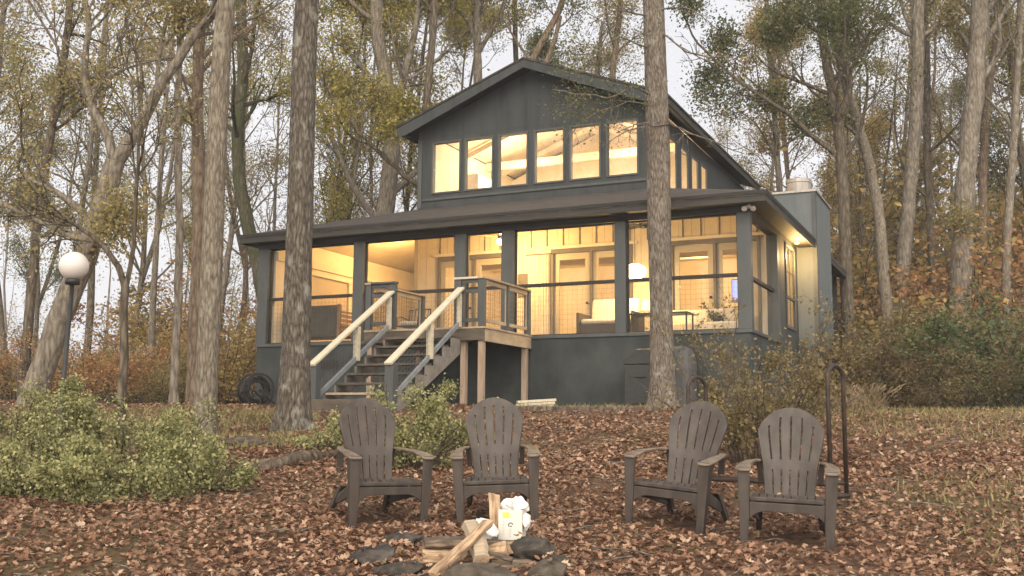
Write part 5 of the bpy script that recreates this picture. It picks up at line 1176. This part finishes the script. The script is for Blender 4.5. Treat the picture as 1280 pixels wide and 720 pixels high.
def log(a, b, w, h, seed, mat, label, tw=0.0):
    """split log: an uneven wedge section swept between two points"""
    rg = np.random.RandomState(seed); wa, wb = np.array(a), np.array(b); ln_ = float(np.linalg.norm(wb - wa)); a, b = np.array([-ln_ / 2, 0, 0]), np.array([ln_ / 2, 0, 0])
    wd = unit(wb - wa); ws = unit(np.cross(wd, [0, 0, 1])); wu = np.cross(ws, wd); d = np.array([1., 0, 0]); s = np.array([0, -1., 0]); u = np.array([0, 0, 1.]); n = 9; m = MB()
    sec = [(-.5, -.35), (-.2, -.5), (.3, -.48), (.5, -.2), (.48, .25), (.1, .5), (-.42, .38)]
    sec = [(x + rg.normal(0, .06), y + rg.normal(0, .06)) for x, y in sec]; k = len(sec)
    for i in range(n):
        t = i / (n - 1); c = a + (b - a) * t + s * .012 * math.sin(3 * t + seed) + u * .010 * math.sin(4 * t + 2 * seed); q = 1 + rg.normal(0, .05); an = tw * t
        for x, y in sec:
            x, y = x * math.cos(an) - y * math.sin(an), x * math.sin(an) + y * math.cos(an)
            m.v.append(tuple(c + s * (x * w * q + rg.normal(0, .002)) + u * (y * h * q + rg.normal(0, .002)) + d * (rg.normal(0, .008) if i in (0, n - 1) else 0)))
    for i in range(n - 1):
        for j in range(k): m.f.append((i * k + j, i * k + (j + 1) % k, (i + 1) * k + (j + 1) % k, (i + 1) * k + j))
    m.f.append(tuple(range(k))[::-1]); m.f.append(tuple((n - 1) * k + j for j in range(k)))
    o = m.build('split_log', M[mat], None, bevel=.006, fix=True); c_ = (wa + wb) / 2
    o.matrix_world = Matrix(((wd[0], -ws[0], wu[0], c_[0]), (wd[1], -ws[1], wu[1], c_[1]), (wd[2], -ws[2], wu[2], c_[2]), (0, 0, 0, 1))); return tag(o, label, 'log', 'split logs in the fire pit')
def wp(px, py, d): return at(px, py, d)
log(wp(528, 697, 6.9), wp(602, 694, 6.95), .12, .11, 1, 'split_wood', 'pale split log lying flat at the left bottom of the wood pile')
log(wp(604, 691, 6.95), wp(634, 689, 6.9), .10, .09, 2, 'split_wood', 'short pale log end lying flat at the right of the wood pile')
log(wp(531, 679, 7.05), wp(610, 681, 7.1), .10, .07, 3, 'charred', 'half charred log lying on the flat log at the left')
log(wp(600, 680, 7.1), wp(662, 678, 7.12), .09, .05, 4, 'charred', 'thin scorched log lying under the paper bag')
log(wp(541, 719, 6.42), wp(608, 656, 6.98), .068, .06, 5, 'split_wood', 'long pale log leaning diagonally across the wood pile')
log(wp(602, 699, 6.72), wp(586, 655, 7.1), .10, .08, 6, 'deck_wood', 'grey brown log crossing under the long diagonal log')
log(wp(560, 702, 6.6), wp(592, 690, 6.9), .035, .03, 8, 'split_wood', 'thin pale kindling stick in front of the flat log')
log(wp(575, 690, 6.85), wp(640, 700, 6.75), .04, .035, 9, 'charred', 'thin scorched stick lying at the right front of the wood pile')
log(wp(617, 682, 7.3), wp(618, 618, 7.34), .085, .06, 7, 'split_wood', 'pale split log standing upright beside the paper bag', .1)
def crumple(name, loc, sx, sy, sz, seed, label, parent=None):
    import bmesh
    bm = bmesh.new(); bmesh.ops.create_icosphere(bm, subdivisions=4, radius=1); rg = np.random.RandomState(seed)
    pl = unit(rg.normal(size=(26, 3))); pd = rg.uniform(.62, 1.0, 26)
    for v in bm.verts:
        p = np.array(v.co); r = min(float(d / max(1e-3, p @ c)) if p @ c > .25 else 9 for c, d in zip(pl, pd)); r = min(r, 1.15) * (1 + .07 * math.sin(9 * p[0] + 7 * p[2] + seed) * math.sin(8 * p[1]))
        v.co = (p[0] * r * sx, p[1] * r * sy, p[2] * r * sz)
    me = bpy.data.meshes.new(name); bm.to_mesh(me); bm.free(); o = link(name, me, M['paper'], parent, False, loc)
    if label: tag(o, label, 'paper')
    return o
crumple('crumpled_paper', tuple(wp(607, 662, 7.2)), .095, .08, .075, 4, 'crumpled white paper wad tucked behind the long diagonal log')
bx = wp(640, 674, 7.28); cb = empty('paper_bag', tuple(bx), R(-14), 'white printed carton stuffed with crumpled paper standing in the fire pit', 'carton')
b = MB(); b.wall(-.082, .082, 0, .20, [], -.055, -.051); b.box(-.082, -.078, -.05, .055, 0, .20); b.prism([(.078, -.05, 0), (.078, .055, 0), (.082, .06, .16), (.088, .01, .19), (.080, -.05, .20)], (.004, 0, 0)); b.box(-.0775, .0775, .051, .055, 0, .19); b.box(-.0775, .0775, -.0505, .0505, 0, .004)
b.build('carton_body', M['carton'], cb)
MB().box(-.052, -.004, -.0572, -.0556, .148, .182).build('print_patch', M['print_yellow'], cb)
def arc(cx, cz, r, a0, a1, w, y=-.0566, n=16):
    m = MB()
    for i in range(n):
        t0, t1 = R(a0 + (a1 - a0) * i / n), R(a0 + (a1 - a0) * (i + 1) / n)
        for q in ((r, t0), (r, t1), (r - w, t1), (r - w, t0)): m.v.append((cx + q[0] * math.cos(q[1]), y, cz + q[0] * math.sin(q[1])))
        m.f.append((4 * i, 4 * i + 1, 4 * i + 2, 4 * i + 3))
    return m
arc(.004, .098, .018, 10, 215, .006).build('print_ring', M['print_dark'], cb)
MB().box(-.002, .012, -.0568, -.0560, .088, .094).build('print_mark', M['print_dark'], cb)
for z, w in ((.070, .030), (.058, .022), (.046, .026), (.034, .016), (.022, .024)):
    MB().box(-.008, -.008 + w * .6, -.0568, -.0560, z - .003, z + .003).build('print_line', M['print_grey'], cb)
for z in (.12, .10, .08, .06, .04): MB().box(-.052, -.040, -.0568, -.0560, z - .004, z + .004).build('print_line', M['print_grey'], cb)
MB().box(.062, .0775, -.0566, -.0558, .02, .19).build('print_band', M['linen'], cb)
crumple('paper_wad', (-.035, 0, .225), .065, .06, .055, 8, None, cb); crumple('paper_wad', (.04, .0, .225), .07, .062, .065, 9, None, cb); crumple('paper_wad', (.105, -.02, .13), .035, .045, .07, 10, None, cb)

litter()
def twigs():
    rng = np.random.RandomState(9); n = 520; y = np.sqrt(rng.uniform(30, 330, n)); x = y * rng.uniform(-.5, .52, n); a = rng.uniform(0, 6.28, n); L = rng.uniform(.08, .5, n); K = 5
    P = np.zeros((n, K, 3)); b = rng.normal(0, .12, n)
    for k in range(K):
        t = (k / (K - 1) - .5) * L; q = b * L * (k / (K - 1) - .5) ** 2 * 4
        P[:, k, 0] = x + np.cos(a) * t - np.sin(a) * q; P[:, k, 1] = y + np.sin(a) * t + np.cos(a) * q; P[:, k, 2] = gz(P[:, k, 0], P[:, k, 1]) + .03 + rng.uniform(0, .03, n)
    V, FC = tubes(P, rng.uniform(.003, .008, n)[:, None] * np.linspace(1, .5, K)[None], 4)
    tag(link('fallen_twigs', np_mesh('fallen_twigs', V, FC), M['bark_grey'], None, True), 'dead twigs scattered over the fallen leaves', 'twigs', kind='stuff')
twigs()
# ------------------------------------------------------------------ air: far trees fade to pale grey
m, nt = new_mat('haze_air'); vp = nt.nodes.new('ShaderNodeVolumePrincipled'); vp.inputs['Color'].default_value = (0.93, 0.93, 0.95, 1); vp.inputs['Density'].default_value = HAZE
o_ = nt.nodes.new('ShaderNodeOutputMaterial'); nt.links.new(vp.outputs[0], o_.inputs['Volume'])
hz = MB().box(-170, 170, -45, 240, -8, 48).build('haze', m); tag(hz, 'thin pale evening haze between the trees', 'haze', kind='stuff')

# ------------------------------------------------------------------ camera, sky, light
cam = bpy.data.cameras.new('camera'); co_ = bpy.data.objects.new('camera', cam); col.objects.link(co_)
cam.sensor_width = 36; cam.lens = 36 * F / 1280; cam.clip_end = 600; cam.clip_start = 0.1
co_.matrix_world = Matrix.Translation((0, 0, CAMZ)) @ Matrix.Rotation(math.pi / 2 + PITCH, 4, 'X') @ Matrix.Rotation(ROLL, 4, 'Z')
sc.camera = co_
w = bpy.data.worlds.new('World'); sc.world = w; w.use_nodes = True; nt = w.node_tree; nt.nodes.clear()
SUN_EL, SUN_AZ = R(32), R(190)
sky = nt.nodes.new('ShaderNodeTexSky'); sky.sky_type = 'NISHITA'; sky.sun_disc = False; sky.sun_elevation = SUN_EL; sky.sun_rotation = SUN_AZ; sky.dust_density = 4; sky.air_density = 1.2; sky.ozone_density = 1
hs = nt.nodes.new('ShaderNodeHueSaturation'); hs.inputs['Saturation'].default_value = 0.12; nt.links.new(sky.outputs[0], hs.inputs['Color'])
# thin cloud deck over the sky
tc = nt.nodes.new('ShaderNodeTexCoord'); nz = nt.nodes.new('ShaderNodeTexNoise'); nz.inputs['Scale'].default_value = 2.2; nz.inputs['Detail'].default_value = 6; nt.links.new(tc.outputs['Generated'], nz.inputs['Vector'])
cl = ramp(nt, nz.outputs['Fac'], [(0.3, (8.5, 8.6, 9.2)), (0.7, (10.8, 10.8, 11.2))])
# brightness and warmth added to unseen clouds behind the viewer to front-light the house
sp_ = nt.nodes.new('ShaderNodeSeparateXYZ'); nt.links.new(tc.outputs['Generated'], sp_.inputs[0])
mr = nt.nodes.new('ShaderNodeMapRange'); mr.inputs['From Min'].default_value = 0.35; mr.inputs['From Max'].default_value = -0.7; mr.inputs['To Min'].default_value = 1.0; mr.inputs['To Max'].default_value = 3.7; nt.links.new(sp_.outputs['Y'], mr.inputs['Value'])
wr_ = nt.nodes.new('ShaderNodeMapRange'); wr_.inputs['From Min'].default_value = 0.3; wr_.inputs['From Max'].default_value = -0.5; nt.links.new(sp_.outputs['Y'], wr_.inputs['Value'])
wm = nt.nodes.new('ShaderNodeMix'); wm.data_type = 'RGBA'; wm.blend_type = 'MULTIPLY'; wm.inputs[7].default_value = (1.06, 0.98, 0.84, 1); nt.links.new(wr_.outputs[0], wm.inputs[0]); nt.links.new(cl, wm.inputs[6])
vm = nt.nodes.new('ShaderNodeVectorMath'); vm.operation = 'SCALE'; nt.links.new(wm.outputs[2], vm.inputs[0]); nt.links.new(mr.outputs[0], vm.inputs['Scale'])
mx = nt.nodes.new('ShaderNodeMix'); mx.data_type = 'RGBA'; mx.inputs[0].default_value = 0.8; nt.links.new(hs.outputs[0], mx.inputs[6]); nt.links.new(vm.outputs[0], mx.inputs[7])
bg = nt.nodes.new('ShaderNodeBackground'); bg.inputs['Strength'].default_value = 0.058; nt.links.new(mx.outputs[2], bg.inputs['Color'])
ow = nt.nodes.new('ShaderNodeOutputWorld'); nt.links.new(bg.outputs[0], ow.inputs[0])
sl = bpy.data.lights.new('sun', 'SUN'); sl.energy = 1.5; sl.angle = R(50); sl.color = (1.0, 0.86, 0.70); so = bpy.data.objects.new('sun', sl); col.objects.link(so)
dvec = Vector((math.sin(SUN_AZ) * math.cos(SUN_EL), math.cos(SUN_AZ) * math.cos(SUN_EL), math.sin(SUN_EL)))
so.rotation_euler = dvec.to_track_quat('Z', 'Y').to_euler(); so.location = (0, 0, 30)
v = sc.view_settings; v.view_transform = 'Standard'; v.look = 'None'; v.exposure = 0.86; v.gamma = 1; v.use_curve_mapping = False
sc.render.engine = 'CYCLES'; c = sc.cycles; c.use_denoising = True; c.max_bounces = 8; c.diffuse_bounces = 4; c.glossy_bounces = 2; c.transmission_bounces = 4; c.transparent_max_bounces = 12; c.sample_clamp_indirect = 4
